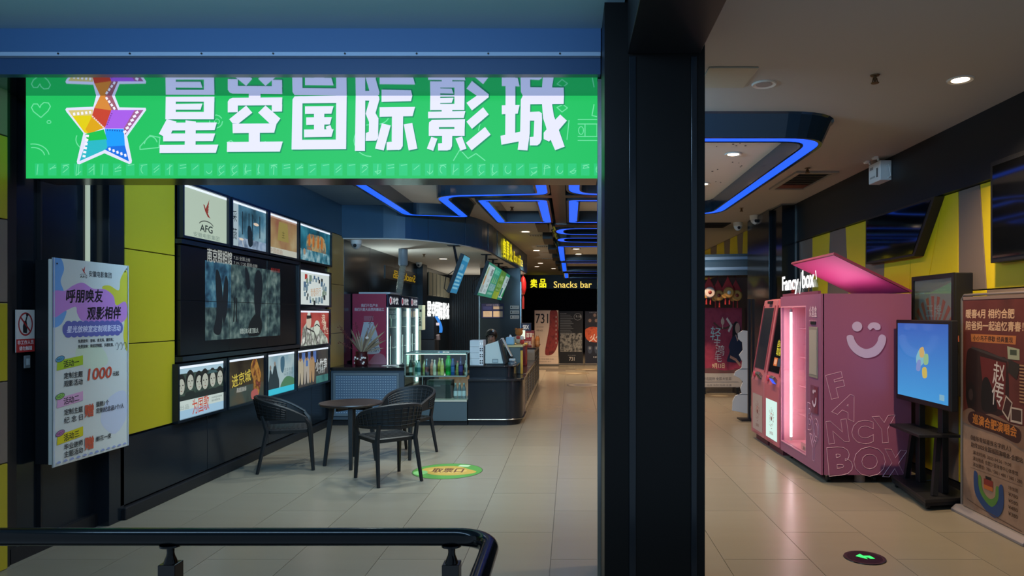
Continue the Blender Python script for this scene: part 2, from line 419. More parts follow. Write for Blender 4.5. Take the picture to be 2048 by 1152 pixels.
# dropped ceiling frames with blue strips
HOUS = mat('#1a2e40', .16, name='hazed_black_gloss')  # black housings, blued by haze painted into their colour
def trough(label, pts, r=.22, panel=CEILW, lights=(), zb=3.2, holes=0):
    cx = sum(p[0] for p in pts)/len(pts); cy = sum(p[1] for p in pts)/len(pts)
    t = thing('ceiling_light_frame', label, 'ceiling light', (cx, cy, zb), 'dropped ceiling frames with blue strips')
    o = rounded(pts, r, 8); n = len(o)
    def ring(a, za, b, z2, m):
        A = inset(o, a); B = inset(o, b); mb = MB()
        mb.add([(*p, za) for p in A]+[(*p, z2) for p in B], [(i, (i+1) % n, n+(i+1) % n, n+i) for i in range(n)], m); return mb
    sh = MB()
    for a, za, b, z2 in ((-.09, 3.4, -.07, 3.385), (-.07, 3.385, 0, zb+.03), (0, zb+.03, .012, zb), (.012, zb, .045, zb), (.175, zb, .2, zb), (.2, zb, .205, 3.385)):
        q = ring(a, za, b, z2, HOUS); k = len(sh.v); sh.v += q.v; sh.f += [[k+i for i in f] for f in q.f]; sh.mi += q.mi; sh.ms = q.ms
    sh.build('housing', t)
    ring(.045, zb+.006, .175, zb+.006, BLUE).build('led_strip', t)
    MB().add([(*p, 3.38) for p in inset(o, .205)], tess(inset(o, .205)), panel).build('inner_panel', t)
    return t
WPAN = mat('#d8d2c8', .6, name='perforated_white_panel')
T1 = trough('black ceiling frame with blue strip, notched corner, above the poster wall', [(-2.6, 6.1), (-.24, 6.1), (-.24, 9.1), (-1.6, 9.25), (-1.56, 11.2), (-2.62, 10.95)], .24, WPAN)
T2 = trough('black ceiling frame with blue strip at the right, nearest the emergency light', [(-.06, 6.1), (2.33, 6.1), (2.33, 10.8), (1.2, 11.0), (1.25, 9.2), (-.06, 9.1)], .45, WPAN)
trough('small square blue-lit ceiling frame just left of the cross, above the counter end', [(-1.3, 9.4), (-.27, 9.4), (-.27, 11.85), (-1.25, 11.85)], .16, WPAN)
trough('small square blue-lit ceiling frame right of the cross, partly behind the column', [(-.06, 9.4), (1.05, 9.4), (1.05, 11.85), (-.06, 11.85)], .16, WPAN)
trough('narrow oval blue-lit ceiling frame, first one past the square frames', [(-.3, 12.5), (2.0, 12.4), (2.0, 13.75), (-.3, 13.6)], .5, BRN)
trough('narrow oval blue-lit ceiling frame, second one past the square frames', [(-.3, 14.05), (2.0, 14.0), (2.0, 15.3), (-.3, 14.95)], .5, BRN)
T7 = trough('long blue-edged ceiling frame holding a pair of downlights', [(-.32, 15.8), (2.0, 15.8), (2.0, 20.2), (-.32, 20.2)], .12, WPAN)
trough('blue-edged ceiling frame with small vent, second from the snack sign', [(-.3, 20.8), (2.0, 20.8), (2.0, 25), (-.3, 25)], .12, WPAN)
trough('farthest blue-edged ceiling frame, right above the snack sign', [(-.25, 26), (2.0, 26), (2.0, 29.6), (-.25, 29.6)], .12, BLKM)
cr = struct(MB().box(-.24, -.06, 6.15, 12.3, 3.21, 3.39, BLK).build('trim_5')); MB().box(-1.5, 1.2, 9.16, 9.36, 3.215, 3.39, BLK).build('cross_arm', cr); MB().box(-.26, 1.9, 12.0, 12.35, 3.2, 3.39, BLK).build('cross_arm', cr)
for i in range(6):
    MB().box(-.62+.04*i, -.4+.03*i, 12.4+i*2.4, 13.6+i*2.4, 3.26, 3.4, BLKM).build('side_block', cr)
# perforation dots of the white panels
for T, x0, x1, y0, y1 in ((T1, -2.3, -.5, 6.5, 8.9), (T2, .2, 2.0, 6.5, 10.5)):
    mb = MB()
    for k in range(70):
        x = random.uniform(x0, x1); y = random.uniform(y0, y1); r = random.choice((.006, .009, .012)); mb.lathe([(r, 3.376), (r, 3.381)], (x, y, 0), BLKM, 6)
    stuff(mb.build('perforation', T))

# ceiling fixtures
RING = mat('#cfc9bf', .4)
def downlight(x, y, z, label, on=True, p=45, r=.075, grp=None, col=(1, .70, .42)):
    t = thing('downlight', label, 'downlight', (x, y, z), grp)
    MB().lathe([(r*.8, z-.004), (r*1.15, z-.012), (r*1.25, z-.004), (r*1.25, z+.0)], (x, y, 0), RING, 20).build('trim_ring', t, True)
    MB().lathe([(.001, z-.007), (r*.82, z-.007), (r*.82, z-.004)], (x, y, 0), WARM if on else mat('#8f8a84', .4), 16).build('lamp', t)
    if on and p:
        s = spot((x, y, z-.03), p, col); s.parent = t; s.location = (0, 0, -.03)
downlight(2.9, 5.2, 3.4, 'brightly lit round downlight nearest the right wall', p=78)
downlight(1.47, 5.3, 3.4, 'unlit round downlight beside the pale access panel', on=False)
downlight(1.75, 7.5, 3.375, 'lit downlight in the white panel of the right frame', p=52)
downlight(1.75, 9.2, 3.375, 'lit downlight deeper in the white panel of the right frame', p=52)
downlight(-2.05, 6.8, 3.375, 'lit downlight in the white panel over the poster wall, near', p=32, col=(.9, 1, .95)); downlight(-.6, 6.8, 3.375, 'lit downlight in the white panel near the cross', p=32, col=(.9, 1, .95)); downlight(-2.1, 8.55, 3.375, 'lit downlight in the white panel by the notch', p=32, col=(.9, 1, .95))
downlight(-.9, 8.4, 3.375, 'lit downlight in the white panel over the poster wall, far', p=42, col=(.95, 1, .92))
for i, (px, py, lb) in enumerate(((1051, 463, 'first lit downlight of the aisle row, just behind the square frames'), (1073, 500.6, 'second lit downlight of the aisle row, above the red lantern side'), (1081, 526, 'third lit downlight of the aisle row'), (1074, 533, 'fourth lit downlight of the aisle row'), (1107, 537, 'last lit downlight of the aisle row, over the yellow letters'))):
    Y = 2450/(HY-py); downlight((px-CX)/FPX*Y, Y, 3.4, lb, p=56 if i < 4 else 40, r=.1)
downlight(.16, 18.2, 3.37, 'left of the pair of downlights in the long frame', p=42, r=.1); downlight(.24, 19.7, 3.37, 'right of the pair of downlights in the long frame', p=0, r=.1)
downlight(-2.7, 14.9, 2.852, 'lit downlight in the low white bar ceiling', p=95, r=.1, col=(.9, 1, 1)); downlight(-2.3, 19, 2.852, 'lit downlight at the back of the bar ceiling', p=50, r=.1)
downlight(.95, 12.2, 3.2, 'small unseen downlight on the black cross arm', p=40, r=.05)  # added lamp, set behind the column out of view
downlight(1.5, 13.3, 3.39, 'added unseen downlight between the oval ceiling frames', p=40, r=.09); downlight(2.2, 13.0, 3.4, 'added unseen downlight over the far hall behind the column', p=80, r=.09); downlight(1.3, 20.5, 3.4, 'added unseen downlight before the far roll-up posters', p=210, r=.09)  # out-of-view lamps added to brighten the far hall and back posters
t = MB().box(.98, 1.33, 4.93, 5.36, 3.388, 3.399, mat('#a99f8a', .6)).build('access_panel', bev=.003); tag(t, 'pale square access panel flush in the ceiling beside the column', 'panel')
t = thing('ceiling_vent', 'white framed ceiling vent with dark grille beside the blue strip', 'vent', (3.0, 9.1, 3.38))
fr = MB()
for a in ((2.75, 3.27, 8.5, 8.56), (2.75, 3.27, 9.62, 9.68), (2.75, 2.81, 8.56, 9.62), (3.21, 3.27, 8.56, 9.62)): fr.box(*a, 3.375, 3.4, mat('#9b958c', .5))
fr.build('frame', t); MB().box(2.81, 3.21, 8.56, 9.62, 3.394, 3.4, BLKM).build('backing', t); MB().box(2.83, 3.19, 9.36, 9.6, 3.386, 3.393, mat('#6b3a2e', .5)).build('filter', t)
for k in range(6): MB().box(2.83, 3.19, 8.6+k*.12, 8.64+k*.12, 3.383, 3.39, mat('#3a3633', .5)).build('louvre', t)
for i, (px, py, lb) in enumerate(((1080, 470, 'long white slot vent in the aisle ceiling, nearest'), (1092, 492, 'long white slot vent in the aisle ceiling, middle'), (1100, 517, 'long white slot vent in the aisle ceiling, farthest'))):
    Y = 2450/(HY-py); x = (px-CX)/FPX*Y; t = thing('slot_vent', lb, 'vent', (x, Y, 3.38)); MB().box(x-.25, x+.25, Y-.12, Y+.12, 3.385, 3.4, mat('#a9a79f', .5)).build('frame', t)
    for k in range(8): MB().box(x-.22+k*.055, x-.19+k*.055, Y-.09, Y+.09, 3.378, 3.385, mat('#6d6d69', .5)).build('slat', t)
MB_ = None
for px, py, z, lb in ((1750, 150, 3.4, 'brass fire sprinkler on the ceiling near the lit right downlight'), (1615, 336, 3.4, 'fire sprinkler on the ceiling beside the framed vent'), (1483, 416, 3.4, 'fire sprinkler on the ceiling before the black pilaster'), (848, 508, 2.855, 'fire sprinkler in the low bar ceiling'), (1024, 414, 3.38, 'fire sprinkler inside the small square ceiling frame')):
    Y = (z-HC)*FPX/(HY-py); x = (px-CX)/FPX*Y; m = mat('#6b5236', .4, metal=.6)
    t = thing('sprinkler', lb, 'sprinkler', (x, Y, z-.06)); MB().lathe([(.03, z-.008), (.035, z), (.01, z)], (x, Y, 0), m, 12).build('rosette', t); MB().lathe([(.01, z-.05), (.012, z-.008)], (x, Y, 0), m, 8).build('nozzle', t)
    d = MB().lathe([(.026, z-.062), (.03, z-.057)], (x, Y, 0), m, 12); d.tube([(x-.02, Y, z-.058), (x-.012, Y, z-.02)], .004, m, 5); d.tube([(x+.02, Y, z-.058), (x+.012, Y, z-.02)], .004, m, 5); d.build('deflector', t)
def dome(x, y, z, lb, s=.07):
    t = thing('dome_camera', lb, 'camera', (x, y, z)); MB().lathe([(s*1.0, z-s*.9), (s*1.08, z)], (x, y, 0), WHT, 18).build('body', t, True)
    MB().lathe([(.004, z-s*1.9), (s*.5, z-s*1.7), (s*.85, z-s*1.3), (s*.95, z-s*.9)], (x, y, 0), mat('#b9bcbd', .2), 18).build('dome', t, True)
    MB().lathe([(s*.35, 0), (s*.3, .01)], (x, y-s*.93, z-s*1.25), BLKM, 10, axis='y').build('lens', t, True)
dome(-3.45, 11.3, 2.87, 'white dome camera under the dark bulkhead beside the left wall', .085)
dome(3.18, 13.25, 3.4, 'white dome camera left of its twin before the black pilaster', .085); dome(3.25, 12.3, 3.4, 'white dome camera right of its twin, on the pilaster top', .085)
dome(-3.45, 16.0, 2.87, 'small dome camera deep in the bar by the blue pillar', .07)
# emergency twin light on the right frieze
t = thing('emergency_light', 'white twin-head emergency light box on the dark frieze', 'emergency light', (3.5, 7.9, 3.15))
MB().box(3.42, 3.55, 7.72, 8.02, 3.14, 3.36, WHT).build('box', t, bev=.01)
A = Art((3.419, 8.0, 3.34), (0, -.26, 0), (0, 0, -.18), 100, 70, rough=.5); A.rect(6, 8, 40, 20, '#8c8f90'); A.rect(72, 20, 86, 60, '#4c4f52'); A.rect(8, 50, 60, 58, '#a5a8a8'); A.build('label', t)
for y in (7.98, 7.76):
    h = MB(); h.lathe([(.05, -.03), (.062, .0), (.055, .012)], (0, 0, 0), WHT, 16, M=Matrix.Translation((3.38, y, 3.43)) @ Matrix.Rotation(math.radians(-70), 4, 'Y')); h.tube([(3.42, y, 3.36), (3.4, y, 3.42)], .012, WHT, 6); h.build('lamp_head', t, True)
MB().tube([(3.5, 7.72, 3.3), (3.5, 7.68, 3.3), (3.52, 7.68, 3.18), (3.5, 7.72, 3.16)], .006, WHT, 6).build('cable', t)
# ================================================================ BIG GREEN LIGHT-BOX SIGN
SY = 4.655
sg = thing('lightbox_sign', 'big glowing green sign board with a rainbow star and large white lettering', 'sign', (-1.72, SY, 2.56))
MB().box(-3.62, .183, SY+.004, 4.93, 2.565, 3.1, mat('#15222f', .2)).build('housing', sg)
a = Art(((52-CX)/FPX*SY, SY, HC+(HY-191)/FPX*SY), ((1201-52)/FPX*SY, 0, 0), (0, 0, -(357-191)/FPX*SY), 1149, 166, emit=1.0, sample0=True)
a.rect(0, 0, 1149, 166, E('#22c05f', 1.0, True))
f = a.build('face', sg)
a.mb = MB()
G2 = '#2dc878'; G3 = '#6fe0a0'
a.k += 1
for i in range(44):                                     # pale capsules along the bottom
    x = 18+i*26
    a.rect(x, 136, x+17, 160, G2, True)
rs = random.Random(3)
a.k += 1
heart = [(28, 24), (23, 17), (15, 17), (11, 24), (15, 32), (30, 44), (44, 31), (49, 22), (45, 15), (36, 14), (30, 19)]
a.stroke(heart, 2, G3, True, same=True)
for r_ in (18, 25): a.arc(14, 122, r_*1.3, r_, 262, 350, 2, G3, same=True)
a.arc(46, 53, 4, 3, 0, 360, 1.6, G3, same=True); a.arc(128, 88, 28, 22, 90, 200, 2, G3, same=True)
a.stroke([(228, 102), (248, 80), (268, 84), (266, 104), (228, 108)], 2, G3, True, same=True); a.arc(250, 104, 14, 22, 200, 330, 2, G3, same=True)
a.arc(380, 52, 13, 13, 0, 330, 2, G3, same=True); a.arc(382, 52, 5, 5, 0, 360, 1.6, G3, same=True)
a.stroke([(402, 94), (410, 90), (418, 96), (412, 104)], 1.8, G3, True, same=True); a.stroke([(478, 92), (488, 97), (496, 94), (504, 102)], 2, G3, same=True)
a.arc(690, 90, 34, 32, 90, 270, 2, G3, same=True); a.arc(700, 40, 26, 18, 20, 120, 2, G3, same=True)
a.stroke([(855, 130), (868, 108), (884, 126), (900, 116), (918, 130)], 2, G3, same=True); a.stroke([(905, 70), (912, 40)], 2, G3, same=True)
a.stroke([(1062, 24), (1074, 18), (1083, 25), (1072, 33)], 2, G3, True, same=True); a.stroke([(1086, 50), (1082, 88)], 2, G3, same=True)
for y in (48, 57, 82, 90): a.stroke([(1104, y), (1148, y)], 2, G3, same=True)
for x in (1118, 1142): a.stroke([(x, 57), (x, 82)], 2, G3, same=True)
a.arc(1110, 70, 5, 8, 0, 360, 1.6, G3, same=True); a.stroke([(1136, 18), (1132, 40), (1148, 44)], 2, G3, same=True)
for i in range(44):                                     # little doodle strokes in the capsules
    x = 22+i*26
    for q in range(rs.choice((1, 2, 3))):
        yy = 140+q*6; k = rs.choice((0, 1, 2, 3))
        if k == 0: a.stroke([(x, yy), (x+12, yy-2)], 1.5, G3, same=True)
        elif k == 1: a.stroke([(x+2+q*4, 138), (x+q*5, 158)], 1.5, G3, same=True)
        elif k == 2: a.arc(x+6, 148, 6, 8, 20+q*90, 150+q*90, 1.5, G3, n=5, same=True)
        else: a.stroke([(x, yy+8), (x+10, yy)], 1.5, G3, same=True)
stuff(a.build('doodle_pattern', sg)); a.mb = MB()
# lettering, drawn stroke by stroke
def pxl(pts, ox, oy, sc): return [(ox+x/sc-52, oy+y/sc-191) for x, y in pts]
A1 = (300, 160, 5.12); B1 = (690, 160, 3.938)
CH = [
 (A1, [[(162,172),(265,172),(265,402),(158,402)],[(552,170),(660,170),(655,402),(552,402)],[(162,172),(660,170),(660,222),(162,222)],[(265,245),(537,242),(518,304),(265,304)],[(160,327),(657,327),(655,402),(158,402)],
       [(172,402),(272,425),(230,517),(215,548),(135,575),(92,552)],[(180,437),(685,435),(662,513),(200,517)],[(135,548),(668,548),(642,626),(135,628)],[(365,413),(470,425),(467,680),(355,680)],[(100,665),(700,662),(675,745),(98,747)]]),
 (A1, [[(1012,160),(1132,160),(1132,190),(1012,190)],[(797,222),(815,195),(845,183),(1355,178),(1352,258),(797,262)],[(797,250),(900,250),(900,330),(797,332)],[(1248,250),(1354,250),(1352,322),(1248,325)],[(985,262),(1048,335),(905,448),(845,443),(812,402)],[(1183,262),(1335,395),(1300,445),(1225,445),(1108,335)],[(845,448),(1297,445),(1272,540),(848,545)],[(1012,535),(1125,535),(1125,640),(1012,640)],[(790,635),(1360,630),(1330,733),(788,737)]]),
 (A1, [[(1460,200),(1480,168),(1562,166),(1558,712),(1450,712)],[(1480,168),(2015,160),(2013,235),(1475,240)],[(1908,160),(2015,160),(2008,707),(1902,707)],[(1452,613),(2010,610),(2008,707),(1450,712)],[(1588,270),(1880,267),(1858,345),(1588,348)],[(1600,383),(1862,380),(1842,455),(1600,460)],[(1578,508),(1880,505),(1858,582),(1578,587)],[(1680,300),(1785,300),(1785,560),(1680,560)],[(1800,478),(1848,462),(1865,510),(1812,520)]]),
 (B1, [[(85,118),(160,115),(157,558),(78,558)],[(100,118),(245,116),(268,130),(272,155),(193,163),(100,160)],[(193,160),(272,150),(240,262),(163,265)],[(163,265),(240,260),(264,302),(190,332)],[(190,325),(264,300),(260,455),(188,412)],[(188,408),(262,420),(260,455),(245,478),(162,480),(165,418)],[(288,122),(532,115),(520,167),(288,172)],[(273,215),(552,212),(532,285),(273,290)],[(370,280),(458,280),(455,520),(440,545),(420,553),(368,480)],[(328,490),(420,480),(430,550),(328,553)],[(290,342),(360,358),(305,555),(237,540)],[(463,350),(530,338),(570,540),(502,555)]]),
 (B1, [[(672,116),(750,116),(750,237),(670,237)],[(862,114),(942,113),(940,237),(862,237)],[(672,116),(942,113),(942,130),(672,132)],[(750,142),(855,140),(840,180),(750,182)],[(672,188),(940,188),(940,237),(672,237)],[(762,235),(845,235),(845,252),(762,252)],[(655,250),(948,245),(935,300),(655,302)],[(662,335),(685,315),(945,308),(943,370),(660,372)],[(660,370),(740,370),(740,390),(660,390)],[(862,366),(943,366),(942,390),(862,390)],[(660,386),(942,386),(942,440),(660,440)],[(765,438),(845,438),(843,520),(830,548),(805,555),(765,500)],[(733,500),(805,495),(805,555),(733,555)],[(680,448),(728,462),(695,558),(645,540)],[(870,460),(922,445),(957,540),(910,557)],[(957,180),(1055,112),(1130,112),(1132,135),(1000,240)],[(1088,215),(1132,272),(1000,385),(957,328)],[(1103,370),(1147,430),(997,555),(953,495)]]),
 (B1, [[(1265,112),(1342,112),(1340,440),(1262,450)],[(1235,200),(1375,197),(1360,265),(1235,270)],[(1225,440),(1390,405),(1390,480),(1232,510)],[(1385,155),(1400,125),(1460,120),(1455,420),(1437,555),(1360,550),(1380,400)],[(1400,122),(1725,113),(1722,188),(1390,192)],[(1645,100),(1700,100),(1702,115),(1645,115)],[(1455,252),(1530,248),(1550,262),(1552,320),(1455,320)],[(1492,300),(1552,300),(1548,470),(1485,450)],[(1455,450),(1548,440),(1548,470),(1535,500),(1515,515),(1455,515)],[(1555,112),(1630,112),(1632,200),(1648,300),(1600,420),(1560,300),(1552,190)],[(1648,290),(1730,525),(1655,553),(1590,400),(1570,310)],[(1695,272),(1747,320),(1607,485),(1565,465),(1565,415),(1640,330)]]),
]
a.k += 1
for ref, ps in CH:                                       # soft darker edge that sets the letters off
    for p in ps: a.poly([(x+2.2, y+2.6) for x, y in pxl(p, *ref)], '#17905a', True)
WL = '#e3e3ff'; a.k += 2
for ref, ps in CH:
    for p in ps: a.poly(pxl(p, *ref), E(WL, 1.05, True), True)
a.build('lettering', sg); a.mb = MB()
S1 = (120, 150, 6.063); a.k += 2
def st(p): return [(x, max(y, 0)) for x, y in pxl(p, *S1)]
a.poly(st([(440,250),(405,385),(80,398),(66,420),(80,448),(285,705),(205,1050),(212,1078),(240,1082),(540,950),(840,1080),(868,1070),(873,1040),(815,745),(1046,425),(1040,398),(722,393),(665,250)]), WL)
ins_ = [([(490,250),(550,250),(625,420),(590,540),(545,640),(385,510),(418,400)], '#d98a3a'),([(418,400),(625,430),(590,540),(545,640),(385,510)], '#c8452f'),([(550,250),(630,250),(705,425),(625,425)], '#a0606f'),([(100,430),(400,420),(385,510),(540,640),(350,715),(300,700)], '#e2cf12'),([(385,515),(540,640),(350,715),(310,660)], '#dfa612'),([(100,430),(405,420),(392,490),(160,498)], '#d9c77a'),([(625,425),(1015,425),(790,730),(775,650),(545,650)], '#a95fe6'),([(1015,425),(905,430),(775,650),(790,730)], '#a0608f'),([(545,655),(775,655),(790,860),(575,870)], '#1e9cff'),([(575,870),(790,855),(840,1050),(545,905)], '#1a6fe0'),([(310,715),(535,660),(575,790),(340,820)], '#1fc24e'),([(340,800),(565,780),(578,885),(540,912),(240,1045),(290,900)], '#2bb8c4')]
for p, c in ins_: a.poly(st(p), c)
a.k += 1
def holes(p0, p1, n, sz, col, rot=0):
    for i in range(n):
        t = i/max(n-1, 1); x = p0[0]+(p1[0]-p0[0])*t; y = p0[1]+(p1[1]-p0[1])*t; r = math.radians(rot); q = []
        for dx, dy in ((-1, -1), (-1, 1), (1, 1), (1, -1)): q.append((x+dx*sz*math.cos(r)-dy*sz*1.3*math.sin(r), y+dx*sz*math.sin(r)+dy*sz*1.3*math.cos(r)))
        a.poly(st(q), col, True)
holes((175, 475), (370, 455), 5, 13, '#f4f2ff', -10); holes((570, 285), (660, 405), 4, 13, '#f4f2ff', -30); holes((935, 455), (790, 690), 6, 15, '#f4f2ff', 60)
holes((335, 740), (295, 985), 6, 14, '#f4f2ff', 100); holes((605, 900), (795, 975), 5, 13, '#f4f2ff', -15); holes((400, 505), (525, 630), 7, 8, '#f0d8d0', -40)
holes((580, 668), (755, 680), 7, 7, '#1a50b0'); holes((630, 470), (575, 600), 6, 6, '#6a3a8a', 20)
a.build('star_logo', sg)
# ================================================================ LEFT WALL: banner, small sign, switch
def bird(a, x, y, s, col='#b5352a'):
    a.k += 1
    a.poly([(x-s*.5, y-s*.35), (x-s*.28, y-s*.3), (x-s*.1, y+s*.05), (x+s*.15, y+s*.55), (x-s*.2, y+s*.2)], col, True)
    for i, (dx, dy) in enumerate(((.5, -.9), (.45, -.62), (.42, -.35), (.4, -.08), (.36, .15))):
        a.poly([(x-s*.15, y+s*(.0+i*.06)), (x+s*dx, y+s*dy), (x+s*.12, y+s*(.16+i*.07))], col, True)
    a.poly([(x, y+s*.35), (x+s*.2, y+s*.3), (x+s*.65, y+s*.7), (x+s*.2, y+s*.6)], col, True)
def arclogo(a, x, y, s, col): a.arc(x, y+s*.35, s, s*.4, 205, 335, s*.07, col)
bx = -3.55
bn = thing('banner', 'white hanging event banner with pastel blobs and activity prices on the left wall', 'banner', (bx, 5.2, .6))
MB().box(-3.685, -3.585, 4.82, 5.46, .62, 2.03, BLKM).build('lightbox_body', bn, bev=.004); MB().box(-3.583, bx-.004, 4.805, 5.46, .62, 2.035, mat('#c9cbc2', .5)).build('white_frame', bn, bev=.004)
pb = MB(); nn = 14
for i in range(nn):
    t0, t1 = i/nn, (i+1)/nn; w0, w1 = .0, .0
    z0, z1 = 2.045-1.445*t0, 2.045-1.445*t1
    pb.add([(bx+w0-.003, 4.8, z0), (bx+w0-.003, 5.62, z0), (bx+w1-.003, 5.62, z1), (bx+w1-.003, 4.8, z1)], [(0, 3, 2, 1)], mat('#c7c9c3', .5))
pb.build('sheet', bn)
a = Art((bx+.004, 4.8, 2.045), (0, .815, 0), (0, 0, -1.44), 100, 180, rough=.5)
a.rect(0, 0, 100, 180, '#cfd1cb')
a.blob([(0, 0), (9, 0), (13, 9), (9, 20), (13, 30), (10, 42), (0, 50)], '#6d9fd6'); a.blob([(0, 50), (8, 47), (16, 46), (10, 57), (0, 60)], '#6d9fd6')
a.blob([(62, 24), (72, 21), (86, 25), (89, 13), (99.5, 9), (99.5, 82), (93, 72), (94, 50), (80, 38)], '#cfc53c')
a.blob([(0, 30), (14, 28), (24, 23), (36, 20), (50, 25), (66, 25), (78, 31), (82, 40), (95, 36), (99, 44), (96, 54), (80, 59), (58, 58), (36, 55), (29, 48), (27, 42), (14, 46), (0, 51)], '#c183c9')
a.blob([(70, 130), (95, 125), (98, 150), (80, 165), (60, 150)], '#c2c6d6'); a.blob([(30, 78), (60, 80), (70, 95), (50, 100), (30, 92)], '#cbd6bd')
bird(a, 37, 8.5, 4.5); arclogo(a, 37, 12.4, 5, '#4a4a4a'); a.text('AFG', 32.5, 13.5, 2.2, '#2a2a2c', w=9, bold=.03)
a.text('安徽电影集团', 44, 8.5, 5.5, '#2f3033', w=31, bold=.02)
a.text('呼朋唤友', 15, 26, 12, '#15141c', w=47, bold=.055, sk=.12, rot=-2); a.text('观影相伴', 41, 41.5, 12, '#15141c', w=47, bold=.055, sk=.12, rot=-1)
a.k += 1
for i in range(10): a.ell(18+i*7.3, 57.5, 4.4, 3, '#6063a8', same=True); a.ell(18+i*7.3, 66.5, 4.4, 3, '#6063a8', same=True)
a.rect(14, 57.5, 88, 66.5, '#6063a8', True); a.ell(15, 62, 4, 5.4, '#6063a8', same=True); a.ell(88, 62, 4, 5.4, '#6063a8', same=True)
a.text('星光放映室定制观影活动', 16, 59, 6.2, '#dcdcf0', w=72, bold=.035, sk=.15)
a.text('免费提供：音响、麦克风、翻页笔；', 30, 71.5, 3.4, '#26262a', w=48, bold=.03); a.text('免费放映：映前定制图、多图轮播。', 30, 76.3, 3.4, '#26262a', w=48, bold=.03)
for i in range(3): a.arc(83+i*6, 80, 2.2, 3.4, 190, 460, .5, '#4a4a52')
for (y, c, t_, n_, oc) in ((86, '#a9c227', '活动一', 'NO.1', '#5d9fc0'), (118.5, '#d6a0c4', '活动二', 'NO.2', '#8cc05a'), (150.5, '#d6c616', '活动三', 'NO.3', '#b06a9c')):
    a.poly([(5, y+3), (36, y), (36, y+8.5), (4, y+11.5)], c); a.text(t_, 12, y+3, 6, '#17171b', w=19, bold=.04, rot=-4)
    a.ell(8, y+1.6, 5.6, 2.7, '#3a4050', rot=-12); a.ell(8, y+1.6, 5, 2.2, oc, rot=-12); a.text(n_, 4.6, y+.6, 2, '#20242c', w=7, bold=.02, rot=-10)
a.text('定制主题', 12.5, 100, 5.4, '#17171b', w=23, bold=.03); a.text('观影活动', 12.5, 107, 5.4, '#17171b', w=23, bold=.03)
a.text('1000', 42, 99, 10.5, '#c4492f', w=32, bold=.05, sk=.15); a.text('元起', 76.5, 104, 4.6, '#17171b', w=9, bold=.03)
a.text('定制主题', 12.5, 132, 5.4, '#17171b', w=23, bold=.03); a.text('纪 念 日', 12.5, 139, 5.4, '#17171b', w=23, bold=.03)
a.text('赠', 38, 131.5, 11.5, '#c4553a', w=11.5, bold=.05); a.text('蛋糕1个', 53, 130.5, 5, '#17171b', w=18, bold=.03); a.text('定制纪念品1个/人', 53, 136.5, 5, '#17171b', w=40, bold=.03)
a.text('毕业谢师', 12.5, 162.5, 5.4, '#17171b', w=23, bold=.03); a.text('主题活动', 12.5, 169, 5.4, '#17171b', w=23, bold=.03)
a.text('赠', 38, 161.5, 11.5, '#c4553a', w=11.5, bold=.05); a.text('鲜花一束', 53, 163, 5, '#17171b', w=21, bold=.03)
a.k += 1
for i in range(12): a.ell(6+i*8, 178, 2.6, 2, '#8f99c4', same=True, a0=180, a1=360, n=8)
a.ell(4, 5, 1, .7, '#2a3040'); a.ell(95, 6, .8, .8, '#303030'); a.ell(97, 3.5, .7, .7, '#303030')
a.rect(0, 0, 1.2, 180, '#b4bfd0'); a.rect(98.8, 0, 100, 180, '#b4bfd0')
a.build('print', bn)
t = thing('prohibition_sign', 'small white sign with red no-touching circle and red text band', 'sign', (-3.69, 4.74, 1.40))
MB().box(-3.69, -3.683, 4.655, 4.815, 1.4, 1.685, mat('#c9c6c2', .5)).build('plate', t)
a = Art((-3.6825, 4.655, 1.685), (0, .16, 0), (0, 0, -.285), 60, 100, rough=.5)
a.rect(0, 69, 60, 100, '#b02a2a'); a.arc(30, 34, 22, 26, 0, 360, 4, '#9c2226', n=28)
a.poly([(22, 54), (21, 38), (26, 26), (33, 26), (36, 40), (34, 56)], '#1c1c20'); a.stroke([(30, 28), (35, 14)], 4, '#1c1c20'); a.ell(35, 12, 4, 4, '#1c1c20'); a.stroke([(14, 18), (46, 52)], 4, '#9c2226')
a.text('非工作人员', 4, 72, 10, '#e8dcdc', w=52, bold=.03); a.text('请勿触碰', 9, 86, 10, '#e8dcdc', w=42, bold=.03); a.build('print', t)
t = thing('wall_switch', 'small wall switch plate below the red and white warning sign', 'switch', (-3.69, 4.75, 1.29)); MB().box(-3.69, -3.68, 4.725, 4.775, 1.29, 1.375, mat('#6d7479', .4)).build('plate', t, bev=.003)
MB().box(-3.68, -3.675, 4.737, 4.763, 1.31, 1.355, mat('#9aa2a6', .3)).build('rocker', t, bev=.002)

# ================================================================ POSTER WALL
def poster(label, y0, y1, z0, z1, draw, strip='#e8f2ff', em=.8):
    t = thing('poster_lightbox', label, 'poster', (-3.6, (y0+y1)/2, z0), 'backlit film posters around the video wall')
    fm = MB()
    for q in ((y0-.025, y0, z0-.025, z1+.025), (y1, y1+.025, z0-.025, z1+.025), (y0, y1, z0-.025, z0), (y0, y1, z1, z1+.025)): fm.box(-3.6, -3.545, *q, BLK)
    fm.build('frame', t); MB().box(-3.6, -3.575, y0, y1, z0, z1, BLKM).build('back_panel', t)
    a = Art((-3.572, y0, z1), (0, y1-y0, 0), (0, 0, z0-z1), 100, 100*(z1-z0)/(y1-y0), emit=em, sample0=True)
    draw(a, a.h); a.build('picture', t)
    b = Art((-3.565, y0+.01, z1-.003), (0, y1-y0-.02, 0), (0, 0, -.022), 100, 5, emit=1.0, sample0=True); b.rect(0, 0, 100, 5, strip); b.build('light_strip', t)
    return t
def NZ(cols, sc, em=.8): return mat(cols[0], .5, emit=em, noise=tuple(cols), nsc=sc, sample=False)
